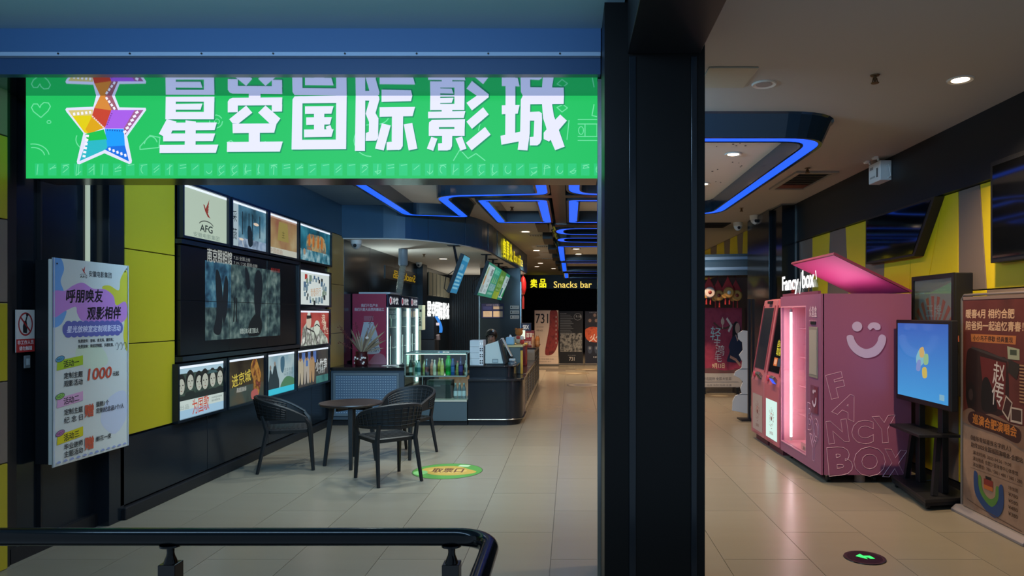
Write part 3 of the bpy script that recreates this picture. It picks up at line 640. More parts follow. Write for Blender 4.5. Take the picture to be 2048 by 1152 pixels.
def p1(a, h):
    a.rect(0, 0, 100, h, '#b9c9b4'); bird(a, 52, 21, 14, '#8d3a2e'); arclogo(a, 52, 36, 17, '#4a5048'); a.text('AFG', 38, 40, 8, '#1f2b2a', w=28, bold=.05); a.text('安徽电影集团', 24, 50, 5.5, '#7d9084', w=58, bold=.01)
def p2(a, h):
    a.rect(0, 0, 100, h, NZ(('#22404e', '#4a7d96', '#8fb2bd'), 4)); a.rect(0, 0, 20, h, '#a9bcc2'); a.rect(20, h*.78, 100, h, NZ(('#6f8aa8', '#9fb3c8', '#44566a'), 7))
    for x in (30, 48, 58, 80): a.rect(x, 10, x+2.5, h*.7, '#1f2f38')
    a.blob([(45, 30), (52, 26), (58, 34), (60, 50), (48, 52)], '#17242c'); a.text('采', 3, 12, 14, '#1c262a', w=13); a.text('薇', 3, 34, 14, '#1c262a', w=13)
    a.ell(70, 22, 8, 2, '#e8d0b8'); a.ell(28, 46, 6, 1.6, '#e8d8c0'); a.stroke([(30, 47), (34, 55)], 1, '#d8d8d0')
def p3(a, h):
    a.rect(0, 0, 100, h, NZ(('#8a4a40', '#94704e', '#a3895e', '#b0a27c'), 2.5)); a.rect(0, 0, 100, 5, '#b99a8a'); a.poly([(35, 8), (65, 8), (70, 35), (30, 35)], '#98894a'); a.text('主', 45, 20, 10, '#5d5628', w=10)
    a.rect(0, h*.83, 100, h, '#c2c3b4'); a.text('中國戯曲', 5, h*.85, 7, '#a58a76', w=42)
def p4(a, h):
    a.rect(0, 0, 100, h, NZ(('#12303a', '#1d5f74', '#3b8aa0'), 4)); a.blob([(25, 12), (50, 8), (80, 10), (85, 30), (60, 42), (30, 38)], NZ(('#8a7a58', '#b89a68', '#4d6a66', '#b3662e'), 9))
    for x in (32, 45, 60, 72): a.blob([(x, 8), (x+3, 14), (x+2, 22), (x-3, 22), (x-3, 14)], '#b86a2c')
    a.rect(0, h*.68, 100, h, NZ(('#0f3a4c', '#3f7f92', '#a7c8cc'), 9)); a.poly([(14, 34), (20, 34), (25, h*.86), (10, h*.86)], '#c8d4cc'); a.ell(17, 30, 3.4, 3.6, '#a58a70')
def p5(a, h):
    a.rect(0, 0, 100, h, '#d8e2dd'); a.rect(18, 4, 26, 10, '#b03a34'); rs2 = random.Random(5); a.k += 1
    for i in range(34):
        an = i/34*2*math.pi; r = 1+.25*(i % 2); x = 52+29*math.cos(an)*r; y = h*.55+h*.31*math.sin(an)*r; s = rs2.uniform(2, 4.6)
        a.rect(x-s*.9, y-s*.8, x+s*.9, y+s*.8, rs2.choice(('#33444c', '#6f8a98', '#4d6b86', '#8fa3a8', '#2d3436', '#7a8f7e')), True)
    a.text('青春同行', 36, h*.48, 10, '#c79a72', w=34, rot=-5)
def p6(a, h):
    a.rect(0, 0, 100, h, NZ(('#a33a35', '#b5524a', '#8a2c2c'), 3)); a.poly([(6, h), (12, h*.5), (24, h*.34), (40, h*.5), (55, h*.42), (75, h*.6), (95, h*.85), (98, h)], NZ(('#d5d8cc', '#b9c4b4', '#5d5a50', '#e6e8e0'), 8))
    a.ell(31, h*.3, 8, 10, '#cdbba6'); a.poly([(24, h*.14), (38, h*.1), (40, h*.22), (24, h*.24)], '#2b2524'); a.rect(27, h*.03, 36, h*.14, '#d8d6cc'); a.stroke([(18, h*.95), (24, h*.5), (48, h*.62), (60, h*.95)], 1.8, '#3a3634'); a.ell(58, h*.5, 10, 9, '#cfd8c8'); a.stroke([(50, h*.45), (58, h*.4), (68, h*.48)], 1.5, '#39403a')
    a.text('浪', 74, h*.1, 12, '#e0d2b8', w=13, bold=.02); a.text('浪', 78, h*.3, 12, '#e0d2b8', w=13, bold=.02); a.text('人生', 82, h*.5, 9, '#e0d2b8', w=16)
def face(a, x, y, s, skin='#a9a89c', hair='#1f211f'):
    a.ell(x, y-s*.15, s*.62, s*.8, hair, 14); a.ell(x+s*.05, y+s*.05, s*.46, s*.62, skin, 14); a.k += 1
    for d in (-.18, .26): a.ell(x+d*s, y-s*.05, s*.1, s*.05, '#3a3632', 8, same=True)
    a.poly([(x-.1*s, y+.36*s), (x+.22*s, y+.36*s), (x+.06*s, y+.43*s)], '#7d4f48', True); a.poly([(x+.02*s, y), (x+.1*s, y+.2*s), (x-.02*s, y+.2*s)], '#8d8a80', True)
def p7(a, h):
    a.rect(0, 0, 100, h, '#a9c8d6'); a.rect(0, h*.15, 100, h*.66, NZ(('#1d2a26', '#44584e', '#26332e'), 6))
    for i, (x, y, s) in enumerate(((8, .38, 14), (26, .32, 14), (44, .36, 14), (57, .35, 15), (74, .34, 14), (91, .33, 14))): a.blob([(x-10, h*.66), (x-8, h*(y+.2)), (x+8, h*(y+.2)), (x+9, h*.66)], '#232c2a'); face(a, x, h*y, s, '#b0b4a6')
    a.rect(66, h*.16, 83, h*.2, '#3f5d60'); a.rect(62, h*.2, 86, h*.22, '#3f5d60'); a.rect(0, h*.66, 100, h, '#c5d3cc'); a.rect(0, h*.84, 100, h, '#9fc3da'); a.text('为国歌', 30, h*.66, 17, '#c2412a', w=36, bold=.01, rot=-3); a.text('1995年夏天的故事', 72, h*.7, 2.4, '#5d6a68', w=24); a.text('献给祖国的歌', 72, h*.76, 2.4, '#5d6a68', w=20); a.text('出品', 5, h*.74, 5, '#8d9c98', w=18)
def p8(a, h):
    a.rect(0, 0, 100, h, NZ(('#22190f', '#3a3222', '#5a4a30'), 3)); a.rect(0, h*.62, 100, h, NZ(('#2a2a24', '#3d4a44', '#564d3a'), 3))
    a.blob([(66, 6), (76, 2), (86, 14), (92, h*.5), (84, h*.92), (66, h*.96), (70, h*.6), (62, h*.3)], NZ(('#7a4020', '#b8863a', '#4d2418', '#a35a48'), 9)); a.blob([(64, h*.8), (80, h*.76), (84, h*.97), (66, h*.97)], '#a85a54')
    for i, c_ in enumerate('进京城'): a.text(c_, 12+i*17, h*(.34-.03*i), 15, '#cdb84a', w=16, bold=.02, rot=-6)
    a.text('高朗演绎', 24, h*.64, 6, '#c9c8be', w=26)
def p9(a, h):
    a.rect(0, 0, 100, h, NZ(('#7f9fac', '#a8bcbe', '#6d93a2'), 3)); a.blob([(50, 8), (62, 6), (64, 18), (58, 30), (50, 24)], '#3f6478'); a.blob([(6, h*.95), (10, h*.55), (14, h*.34), (20, h*.5), (26, h*.3), (32, h*.26), (38, h*.5), (44, h*.7), (40, h*.95)], '#2c3a3e'); a.ell(14, h*.33, 3, 3.6, '#7d7468'); a.ell(29, h*.25, 3, 3.6, '#8a8074')
    a.blob([(50, h*.8), (70, h*.62), (99, h*.7), (99, h*.88), (55, h*.9)], '#4f7d5a'); a.rect(0, h*.86, 100, h, '#3fc3da'); a.text('生生不息', 62, h*.4, 5, '#5d757c', w=34); a.text('山水之间', 62, h*.5, 5, '#5d757c', w=34)
def p10(a, h):
    a.rect(0, 0, 100, h, NZ(('#2c3038', '#4a4540', '#38403c'), 4)); a.rect(0, 3, 60, 16, NZ(('#5d7fc0', '#3c4f80'), 6)); a.rect(60, h*.8, 100, h, NZ(('#2d5a5a', '#4f8a84'), 5))
    for x, c in ((12, '#b0a68e'), (30, '#a9a296'), (46, '#a88a66')):
        a.blob([(x-7, h*.9), (x-8, h*.4), (x-4, h*.24), (x+5, h*.24), (x+9, h*.42), (x+7, h*.9), (x+2, h*.9), (x, h*.6), (x-3, h*.9)], c); a.ell(x, h*.16, 4.4, 6, '#8d6f56'); a.ell(x, h*.13, 4.4, 4, '#2b2320')
    a.rect(28, h*.3, 34, h*.46, '#4a6fae'); a.text('小竹笋', 58, h*.32, 14, '#d2d8d6', w=38, bold=.02); a.text('暑期档温情上映', 64, h*.56, 3, '#a9b4b4', w=28); a.text('七月五日', 66, h*.66, 3.4, '#c6cccc', w=22)
PZ = ((2.385, 2.865), (.69, 1.18))
poster('pale green lit poster with red bird emblem, top left of the poster wall', 6.44, 7.28, *PZ[0], p1)
poster('blue-grey ruined-street poster with white side strip, second in the top row', 7.37, 8.22, *PZ[0], p2)
poster('faded red and ochre poster, third in the top row', 8.29, 9.15, *PZ[0], p3)
poster('teal fantasy lake poster with tiny white figure, last in the top row', 9.21, 10.41, *PZ[0], p4)
poster('white poster with a heart of small photos, right of the video wall', 9.22, 10.38, 1.79, 2.25, p5)
poster('red poster with pale robed figures, right of the video wall', 9.22, 10.36, 1.235, 1.71, p6)
poster('poster with a row of faces over red script, bottom left', 6.36, 7.21, *PZ[1], p7)
poster('dark brown poster with gold script, second in the bottom row', 7.29, 8.16, *PZ[1], p8)
poster('pale misty poster with turquoise foot, third in the bottom row', 8.23, 9.06, *PZ[1], p9)
poster('poster of three standing youngsters, last in the bottom row', 9.13, 10.33, *PZ[1], p10)
vw = thing('video_wall', 'large dark six-screen video wall showing a grey crowd scene', 'screen', (-3.6, 7.7, 1.26))
for i in range(3):
    for j in range(2):
        y0 = 6.40+i*.915; z0 = 1.275+j*.51
        o = MB().box(-3.6, -3.562, y0+.002, y0+.913, z0+.002, z0+.508, mat('#0b0e12', .25)).build('screen', vw, bev=.002)
fm = MB(); fm.box(-3.6, -3.53, 6.38, 9.17, 1.225, 1.268, BLK); fm.box(-3.6, -3.54, 6.38, 9.17, 2.305, 2.345, BLK); fm.box(-3.6, -3.54, 9.15, 9.19, 1.225, 2.345, mat('#20262c', .3)); fm.build('frame', vw)
a = Art((-3.5605, 6.83, 2.185), (0, 1.77, 0), (0, 0, -.785), 177, 78.5, emit=.55, sample0=True)
a.rect(0, 0, 177, 78.5, NZ(('#16262c', '#31494f', '#5d7a78', '#8fa8a2'), 9, .5))
a.rect(0, 0, 52, 46, NZ(('#17364c', '#31607c', '#4f8ba4', '#86b8c4'), 9, .5))
a.k += 1
for p in ([(20, 12), (27, 10), (34, 30), (32, 70), (16, 70), (22, 50)], [(40, 14), (46, 20), (44, 48), (36, 62), (34, 40)], [(110, 6), (122, 4), (128, 20), (124, 40), (120, 62), (112, 60), (106, 36)], [(84, 2), (92, 6), (96, 22), (88, 24)]): a.blob(p, '#141d24', same=True)
a.blob([(95, 62), (112, 52), (126, 62), (120, 76), (92, 76)], '#131a1c'); a.stroke([(60, 36), (58, 60)], 2.4, '#101619'); a.stroke([(64, 36), (64, 60)], 2.4, '#101619')
a.text('就像日本人做了那么久', 72, 68, 6, '#b9c8bf', w=45, bold=.03)
a.k = 9
for x in (48.5, 140): a.rect(x-.3, 0, x+.3, 78.5, '#05080a', True)
a.rect(0, 39.7, 177, 40.3, '#05080a', True)
a.text('南京照相馆', 4, -13, 14, '#c3c6bd', w=50, bold=.03); a.text('7.25 全国上映', 58, -9.5, 4.2, '#a9aca6', w=38); a.text('7.19 / 7.20 超前点映', 58, -4, 4.2, '#a9aca6', w=56); a.text('相信光与影', 150, -3, 5, '#a8362e', w=26)
a.build('picture', vw)
# ================================================================ HANDRAIL, TABLE, CHAIRS, FLOOR STICKERS
RAIL = mat('#05070a', .14, metal=.0, spec=.3, name='black_lacquer')
t = thing('handrail', 'glossy black tubular handrail with turned posts in the foreground', 'railing', (-1.3, 2.2, 0))
p = [(-4.0, 2.2, .953), (-.36, 2.2, .953)]
for i in range(1, 8):
    an = math.pi/2*i/8; p.append((-.36+.12*math.sin(an), 2.2-.12+.12*math.cos(an), .953))
p += [(-.24, 2.08, .953), (-.24, .9, .953)]
MB().tube(p, .0275, RAIL, 16).build('rail', t, True)
for x, y in ((-1.255, 2.2), (-.372, 2.2), (-2.55, 2.2), (-.24, 1.2)):
    q = MB(); q.lathe([(.032, .924), (.032, .93)], (x, y, 0), RAIL, 14)
    q.lathe([(.008, .93), (.009, .92), (.0115, .914), (.011, .905), (.0125, .895), (.017, .884), (.021, .872)], (x, y, 0), RAIL, 14); b = q.build('baluster_top', t, True)
    MB().box(x-.027, x+.027, y-.026, y+.026, 0, .872, mat('#120d0c', .25)).build('post', t, bev=.003)

DK = mat('#121619', .5, name='dark_resin'); WOOD = mat('#241d1c', .35, noise=('#1c1615', '#2e2523'), nsc=14, name='dark_wood')
tb_ = thing('cafe_table', 'small round dark table between the black armchairs', 'table', (-2.44, 7.8, 0))
MB().lathe([(.30, .645), (.335, .655), (.345, .668), (.34, .678), (.0, .678)], (-2.44, 7.8, 0), WOOD, 36).build('tabletop', tb_, True)
for dx, dy in ((-.24, -.16), (.11, -.38+.02), (.24, .14), (-.08, .38-.02)):
    MB().tube([(-2.44+dx*.72, 7.8+dy*.72, .65), (-2.44+dx, 7.8+dy, 0)], [.036, .022], DK, 4, sq=True).build('leg', tb_, bev=.003)
ap = MB()
for d in (45, 135): ap.box(-.22, .22, -.015, .015, .6, .645, DK, M=Matrix.Translation((-2.44, 7.8, 0)) @ Matrix.Rotation(math.radians(d+20), 4, 'Z'))
ap.build('cross_brace', tb_)

def chair_parts(root):
    M = Matrix.Identity(4)
    se = MB(); n = 10; vs = []; 
    out = rounded([(-.225, -.2), (.225, -.2), (.235, .24), (-.235, .24)], .07, 4); L = len(out)
    for z, s in ((.405, .97), (.44, 1.0), (.448, .95)):
        vs += [(x*s, y*s, z-(.012 if s == .95 else 0)*0) for x, y in out]
    fs = [tuple(range(L-1, -1, -1)), tuple(range(2*L, 3*L))]+[(k*L+i, k*L+(i+1) % L, (k+1)*L+(i+1) % L, (k+1)*L+i) for k in range(2) for i in range(L)]
    se.add(vs, fs, DK); se.build('seat', root, True, local=True)
    gr = MB()
    for k in range(9): gr.box(-.19, .19, -.17+k*.045, -.15+k*.045, .447, .452, DK)
    stuff(gr.build('seat_weave', root, local=True))
    for s in (-1, 1):
        MB().tube([(s*.255, .17, .56), (s*.245, .215, .50), (s*.225, .225, .44), (s*.235, .255, 0)], [.022, .026, .027, .018], DK, 6).build('leg', root, True, local=True)
        MB().tube([(s*.2, -.245, .60), (s*.2, -.2, .43), (s*.225, -.29, 0)], [.022, .026, .018], DK, 6).build('leg', root, True, local=True)
    # wrap-around band: plan curve, top and bottom edge
    N = 28; P = []
    for i in range(N+1):
        u = -1+2*i/N; au = abs(u); sg = 1 if u > 0 else -1
        if au < .62:
            th = au/.62*math.pi/2; x = .285*math.sin(th)**.9; y = -.03-.245*math.cos(th)
        else:
            k = (au-.62)/.38; x = .285-.03*k*k; y = -.03+.21*k
        top = .778-.21*au**1.7; wd = .20*(1-au**1.4)+.04
        lean = .045*(1-au)
        P.append((sg*x, y, top, top-wd, lean))
    bd = MB(); vs = []
    for x, y, zt_, zb_, ln in P:
        nx, ny = x, y+.03; l = math.hypot(nx, ny) or 1; nx, ny = nx/l, ny/l
        for th_, z, e in ((.013, zb_, 0), (.016, zt_, ln), (-.010, zt_, ln), (-.010, zb_, 0)): vs.append((x+nx*(th_+e), y+ny*(th_+e), z))
    fs = []
    for i in range(N):
        for k in range(4): fs.append((i*4+k, i*4+(k+1) % 4, (i+1)*4+(k+1) % 4, (i+1)*4+k))
    fs += [(0, 3, 2, 1), (N*4, N*4+1, N*4+2, N*4+3)]
    bd.add(vs, fs, DK); bd.build('backrest', root, True, local=True)
    rm = MB(); rm.tube([(x*(1+.1*ln/.045*0)+(x/(math.hypot(x, y+.03) or 1))*ln, y+((y+.03)/(math.hypot(x, y+.03) or 1))*ln, zt_) for x, y, zt_, zb_, ln in P], .016, DK, 6); rm.build('top_rail', root, True, local=True)
    wv = MB()
    for i in range(5, N-4):
        x, y, zt_, zb_, ln = P[i]; nx, ny = x, y+.03; l = math.hypot(nx, ny) or 1; nx, ny = nx/l, ny/l
        for sd in (.018, -.013): wv.tube([(x+nx*sd, y+ny*sd, zb_+.02), (x+nx*(sd+ln), y+ny*(sd+ln), zt_-.02)], .005, DK, 4)
    for j in range(1, 6):
        for sd in (.018, -.013):
            pth = []
            for i in range(5, N-4):
                x, y, zt_, zb_, ln = P[i]; nx, ny = x, y+.03; l = math.hypot(nx, ny) or 1; f = j/6; e = sd+ln*f
                pth.append((x+nx/l*e, y+ny/l*e, zb_+(zt_-zb_)*f))
            wv.tube(pth, .004, DK, 4)
    stuff(wv.build('backrest_weave', root, local=True))
ch = thing('armchair', 'black woven armchair nearest the viewer, its back to the green floor sticker', 'chair', (-1.83, 7.04, 0), 'black armchairs at the round table', math.atan2(.62, .78))
chair_parts(ch)
c2 = copy_tree(ch); c2.location = (-1.93, 8.27, 0); c2.rotation_euler.z = math.pi-.42; c2['label'] = 'black woven armchair farthest from the viewer, in front of the glass drinks case'
c3 = copy_tree(ch); c3.location = (-3.05, 7.56, 0); c3.rotation_euler.z = -math.atan2(.93, .365); c3['label'] = 'black woven armchair against the poster wall, seen from its side'

def disc(name, label, x, y, r, draw, n=48, grp=None):
    t = thing(name, label, 'floor sticker', (x, y, 0), grp)
    a = Art((x-r, y+r, .0012), (2*r, 0, 0), (0, -2*r, 0), 100, 100, rough=.35, step=.0003); draw(a); a.build('print', t); return t
def s1(a):
    a.ell(50, 50, 50, 50, '#2f3b28', 48); a.ell(50, 50, 49, 49, '#4f8a3c', 48); a.blob([(12, 40), (30, 22), (60, 20), (80, 40), (92, 55), (82, 70), (55, 78), (28, 70)], '#b0923f'); a.blob([(22, 45), (40, 34), (66, 36), (78, 52), (60, 64), (34, 60)], '#c0a258')
    a.text('取票口', 28, 34, 26, '#5f3a1e', w=44, bold=.04); a.poly([(62, 10), (78, 12), (76, 24), (60, 22)], '#a9c79a')
    a.ell(14, 62, 10, 14, '#79b56d')
disc('floor_sticker', 'round green floor sticker with brown lettering beside the front armchair', -1.295, 7.4, .37, s1)
def s2(a): a.ell(50, 50, 50, 50, '#3a3630', 40); a.ell(50, 50, 46, 46, '#8a8478', 40); a.blob([(20, 40), (50, 25), (80, 45), (60, 75), (30, 70)], '#5c5a5e')
def s3(a): a.ell(50, 50, 50, 50, '#6d6250', 40); a.blob([(25, 40), (55, 28), (78, 50), (50, 72)], '#9a8e76')
disc('floor_sticker', 'dark-rimmed round floor sticker in the aisle before the far posters', .32, 16.5, .40, s2)
disc('floor_sticker', 'faded round floor sticker in the aisle, farther than the dark one', .1, 19.8, .45, s3); disc('floor_sticker', 'worn round floor sticker before the red standing poster', 3.05, 14.3, .33, s3)
disc('floor_sticker', 'pale round floor sticker at the feet of the far posters', .55, 21.2, .40, s3)
# recessed floor exit marker
t = thing('floor_exit_light', 'round metal floor light with a green arrow', 'floor light', (2.0, 4.75, 0))
MB().lathe([(.138, 0), (.134, .006), (.118, .008), (.112, .005)], (2.0, 4.75, 0), mat('#5c5350', .2, metal=.9), 40).build('rim', t, True); MB().lathe([(.001, .004), (.113, .004), (.113, .006), (.001, .006)], (2.0, 4.75, 0), mat('#0c0b0c', .15), 32).build('lens', t)
a = Art((1.87, 4.87, .0068), (.26, 0, 0), (0, -.24, 0), 100, 100, emit=1.6, sample0=True); a.polys([[(30, 40), (48, 22), (50, 38), (68, 38), (72, 62), (60, 62), (58, 52), (50, 52), (52, 66)]], '#2dff6a'); a.build('arrow', t)

# ================================================================ COUNTER
GREY = mat('#3c4a55', .4, name='slate_laminate'); GREY2 = mat('#566670', .35); TOPB = mat('#15171a', .2, name='black_worktop')
ct = thing('service_counter', 'slate grey counter with perforated front panel against the left wall', 'counter', (-3.03, 10.7, 0))
MB().box(-3.56, -2.47, 10.42, 11.05, .09, .83, GREY).build('body', ct, bev=.004); MB().box(-3.56, -2.46, 10.39, 11.08, .83, .872, TOPB).build('worktop', ct, bev=.006)
MB().box(-3.56, -2.47, 10.46, 11.0, 0, .09, BLKM).build('plinth', ct)
pf = MB()
for q in ((-3.52, -3.49, .15, .785), (-2.575, -2.545, .15, .785), (-3.49, -2.575, .15, .18), (-3.49, -2.575, .755, .785)): pf.box(q[0], q[1], 10.405, 10.42, q[2], q[3], GREY2)
pf.build('panel_frame', ct); MB().box(-3.49, -2.575, 10.414, 10.42, .18, .755, mat('#4d657c', .4)).build('perforated_panel', ct)
st_ = MB()
for i in range(25):
    for j in range(15):
        x = -3.468+i*.0362; z = .2+j*.0378; st_.box(x-.007, x+.007, 10.409, 10.415, z-.005, z+.005, mat('#93aab8', .4))
stuff(st_.build('stud_pattern', ct))
# glass display case
gc = thing('glass_display_case', 'glass drinks display case beside the black curved counter', 'display case', (-2.0, 10.7, 0))
MB().box(-2.455, -1.535, 10.42, 11.0, .07, .36, mat('#42535b', .4)).build('base_cabinet', gc, bev=.004); MB().box(-2.455, -1.535, 10.46, 10.98, 0, .07, BLKM).build('plinth', gc)
MB().box(-2.455, -1.535, 10.41, 11.0, .36, .385, mat('#a9ada0', .5)).build('lower_shelf', gc)
MB().box(-2.455, -1.535, 10.42, 10.98, .735, .745, glass((.75, .95, .88), .3)).build('glass_shelf', gc)
for nm, q in (('front_pane', (-2.455, -1.535, 10.415, 10.421, .385, 1.08)), ('side_pane', (-2.46, -2.454, 10.42, 10.98, .385, 1.08)), ('top_pane', (-2.455, -1.535, 10.42, 10.98, 1.078, 1.084))): MB().box(*q, glass()).build(nm, gc)
fr = MB()
for q in ((-2.46, -1.53, 10.405, 10.42, 1.07, 1.095), (-2.46, -2.445, 10.405, 10.42, .735, 1.09), (-1.545, -1.53, 10.405, 10.42, .735, 1.09), (-2.46, -1.53, 10.405, 10.42, .73, .748), (-2.46, -1.53, 10.97, 10.985, 1.07, 1.095), (-2.46, -2.445, 10.42, 10.985, 1.075, 1.09), (-1.545, -1.53, 10.42, 10.985, 1.075, 1.09), (-2.2, -2.19, 10.41, 10.42, .385, .73)): fr.box(*q, mat('#8fa8a2', .25, metal=.6))
fr.build('metal_frame', gc); MB().box(-2.44, -1.55, 10.43, 10.445, 1.062, 1.07, E('#d8fff2', 4, True)).build('lamp_strip', gc)
t = thing('storage_case', 'dark case with a chrome latch inside the lower glass compartment', 'case', (-1.98, 10.75, .385))
MB().box(-2.18, -1.8, 10.6, 10.9, .385, .60, mat('#2b3230', .5)).build('body', t, bev=.01); MB().prism([(10.6, .60), (10.9, .60), (10.9, .655), (10.66, .655)], 'x', -2.18, -1.8, mat('#3b423f', .4)).build('lid', t, bev=.006); MB().box(-2.06, -1.96, 10.585, 10.6, .56, .59, STEEL).build('latch', t, bev=.004)
def bottle(x, y, z, h, r, col, cap, lab, label, kind='slim', trans=.0, group='drinks on the glass shelf'):
    t = thing('bottle', label, 'bottle', (x, y, z), group)
    if kind == 'slim': pr = [(r*.9, 0), (r, .01), (r, h*.58), (r*.9, h*.66), (r*.42, h*.84), (r*.4, h*.9)]
    elif kind == 'round': pr = [(r*.85, 0), (r, h*.1), (r*.98, h*.45), (r*.8, h*.62), (r*.5, h*.8), (r*.3, h*.9)]
    else: pr = [(r*.95, 0), (r, .01), (r, h*.7), (r*.75, h*.8), (r*.5, h*.88), (r*.5, h*.92)]
    MB().lathe([(a_, z+b_) for a_, b_ in pr], (x, y, 0), mat(col, .12, trans=trans, spec=.7), 14).build('body', t, True)
    MB().lathe([(pr[-1][0]*1.15, z+h*.9), (pr[-1][0]*1.15, z+h), (.001, z+h)], (x, y, 0), mat(cap, .4), 12).build('cap', t, True)
    if lab: MB().lathe([(r*1.015, z+h*.18), (r*1.015, z+h*.5)], (x, y, 0), mat(lab, .4), 14).build('label', t, True)
    return t
BT = [(338, .24, .036, '#1d3a30', '#18241f', '#9fb7aa', 'dark green bottle with oval pale label, first on the glass shelf', 'big'), (424, .225, .032, '#8fb59a', '#c8d8c8', '#2f6d55', 'pale bottle with green label, second on the glass shelf', 'slim'), (500, .24, .036, '#9ac0bd', '#1d5a4c', '#2f6a6a', 'clear bottle with dark green cap and banded label', 'big'), (580, .235, .033, '#b0b87a', '#5a6a3a', '#c2c05a', 'olive yellow bottle just left of the black-capped one', 'slim'), (655, .255, .034, '#2d3f4c', '#8d9aa0', '#6a3a3c', 'dark cola-like bottle with grey cap', 'slim'), (735, .24, .036, '#c9886a', '#d8b49a', '#d88a66', 'peach pink bottle on the glass shelf', 'slim'), (812, .24, .034, '#c8cbb0', '#d8d8c8', '#aeb89a', 'cream white bottle beside the peach one', 'slim'), (885, .265, .037, '#b9b42d', '#d6d6a0', '#8f8a1a', 'yellow bottle with dark yellow label', 'slim'), (962, .265, .036, '#bcc25a', '#d6d6b0', '#c8c86a', 'lime yellow bottle right beside the bright green one', 'slim'), (1065, .30, .058, '#0fae3c', '#1fc050', '#0c8a2e', 'large bright green bottle, the biggest on the glass shelf', 'big'), (1172, .26, .036, '#1d4a86', '#2a62a8', '#3c6aa0', 'blue bottle right after the bright green one', 'big'), (1245, .215, .03, '#8f9a5a', '#c86a5a', '#a8b05a', 'small green bottle with reddish cap', 'slim'), (1330, .29, .043, '#241f52', '#2d2a5a', '#3d3a7a', 'deep purple rounded bottle near the shelf end', 'round'), (1415, .225, .032, '#b9c4a8', '#d0d4c6', '#5f6f60', 'last bottle on the shelf, pale with dotted label', 'slim')]
for px, h, r, c, cp, lb, label, kd in BT:
    X = -2.405+(px-338)/1077*.82; bottle(X, 10.62+(.05 if BT.index((px, h, r, c, cp, lb, label, kd)) % 2 else -.05), .746, h*.95, r*.82, c, cp, lb, label, kd)
for i, (px, lb) in enumerate(((911, 'left'), (919.5, 'middle'), (928, 'right'))):
    bottle((px-CX)/FPX*10.6, 10.6, .386, .235, .03, '#9fb0b4', '#c9d2d2', '#c5d4d8', f'clear water bottle in the lower compartment, {lb} of three', 'slim', .6, 'water bottles in the lower compartment')
# curved black counter
cc = thing('curved_counter', 'glossy black counter with rounded corner and raised tier', 'counter', (-1.1, 10.8, 0))
def cplan(d, x0=-1.52, y1=11.3): return [(x0, 10.42+d), *[(-.98+d*-.0+(.27-d)*math.sin(math.radians(a_)), 10.72-(.30-d)*math.cos(math.radians(a_))) for a_ in range(0, 91, 10)], (-.71-d, y1), (x0, y1)]
MB().prism(cplan(.05), 'z', 0, .085, BLKM).build('plinth', cc); MB().prism(cplan(.01), 'z', .085, .66, BLK).build('body', cc, True); MB().prism(cplan(-.012), 'z', .66, .695, mat('#1e2226', .2)).build('lower_worktop', cc, True, bev=.006)
MB().prism(cplan(.14), 'z', .695, .865, BLK).build('raised_tier', cc, True); MB().prism(cplan(.10, y1=11.3), 'z', .865, .885, TOPB).build('upper_worktop', cc, True, bev=.004)
MB().tube([(x_, y_, .092) for x_, y_ in cplan(.0)[:12]], .008, STEEL, 6).build('kick_trim', cc, True)
# side run of counter units along the aisle
for i, (y0, y1, zt_, lb) in enumerate(((11.32, 13.0, .70, 'counter unit with white trim and dark grille panel, next to the curved counter'), (13.02, 14.8, .70, 'counter unit with white trim, second along the aisle'), (14.82, 17.0, .95, 'taller dark counter unit at the far end of the aisle run'))):
    t = thing('counter_unit', lb, 'counter', (-1.0, (y0+y1)/2, 0), 'counter units along the aisle')
    MB().box(-1.15, -.75, y0, y1, .05, zt_-.03, mat('#8f8a7e', .4)).build('body', t); MB().box(-1.17, -.72, y0, y1, zt_-.03, zt_, TOPB).build('worktop', t, bev=.004); MB().box(-1.13, -.77, y0, y1, 0, .05, BLKM).build('plinth', t)
    k = (y1-y0)/2
    for j in range(2):
        MB().box(-.752, -.744, y0+.1+j*k, y0+k-.1+j*k, .14, zt_-.1, mat('#1b2024', .5)).build('grille_panel', t, bev=.004)
        g_ = MB()
        for a_ in range(5):
            for b_ in range(8): g_.box(-.744, -.738, y0+.14+j*k+a_*(k-.3)/5, y0+.2+j*k+a_*(k-.3)/5, .17+b_*(zt_-.3)/8, .19+b_*(zt_-.3)/8, mat('#596168', .4))
        stuff(g_.build('grille_pattern', t))
# warm food cabinet on the side run
t = thing('food_warmer', 'grey green cabinet with cream top standing behind the counter corner', 'cabinet', (-1.0, 11.0, .695))
MB().box(-1.12, -.80, 11.32, 11.9, .70, 1.13, mat('#4b5a5a', .35)).build('body', t, bev=.006); MB().box(-1.15, -.76, 11.3, 11.95, 1.13, 1.16, mat('#b9b07a', .4)).build('top', t, bev=.006)
MB().prism([(11.32, .70), (11.36, .70), (11.36, 1.1), (11.32, 1.1)], 'x', -.80, -.765, mat('#c9a02c', .4)).build('yellow_edge', t); MB().box(-.80, -.76, 11.31, 11.4, 1.08, 1.13, BLKM).build('hinge_block', t)
t = thing('food_box', 'yellow edged carton with red side on the aisle counter', 'box', (-.95, 13.3, .70)); MB().box(-1.15, -.83, 13.1, 13.6, .70, 1.08, mat('#7d2c2c', .5)).build('body', t, bev=.004); MB().box(-1.15, -.82, 13.1, 13.6, 1.08, 1.11, mat('#c9a84c', .5)).build('lid', t)
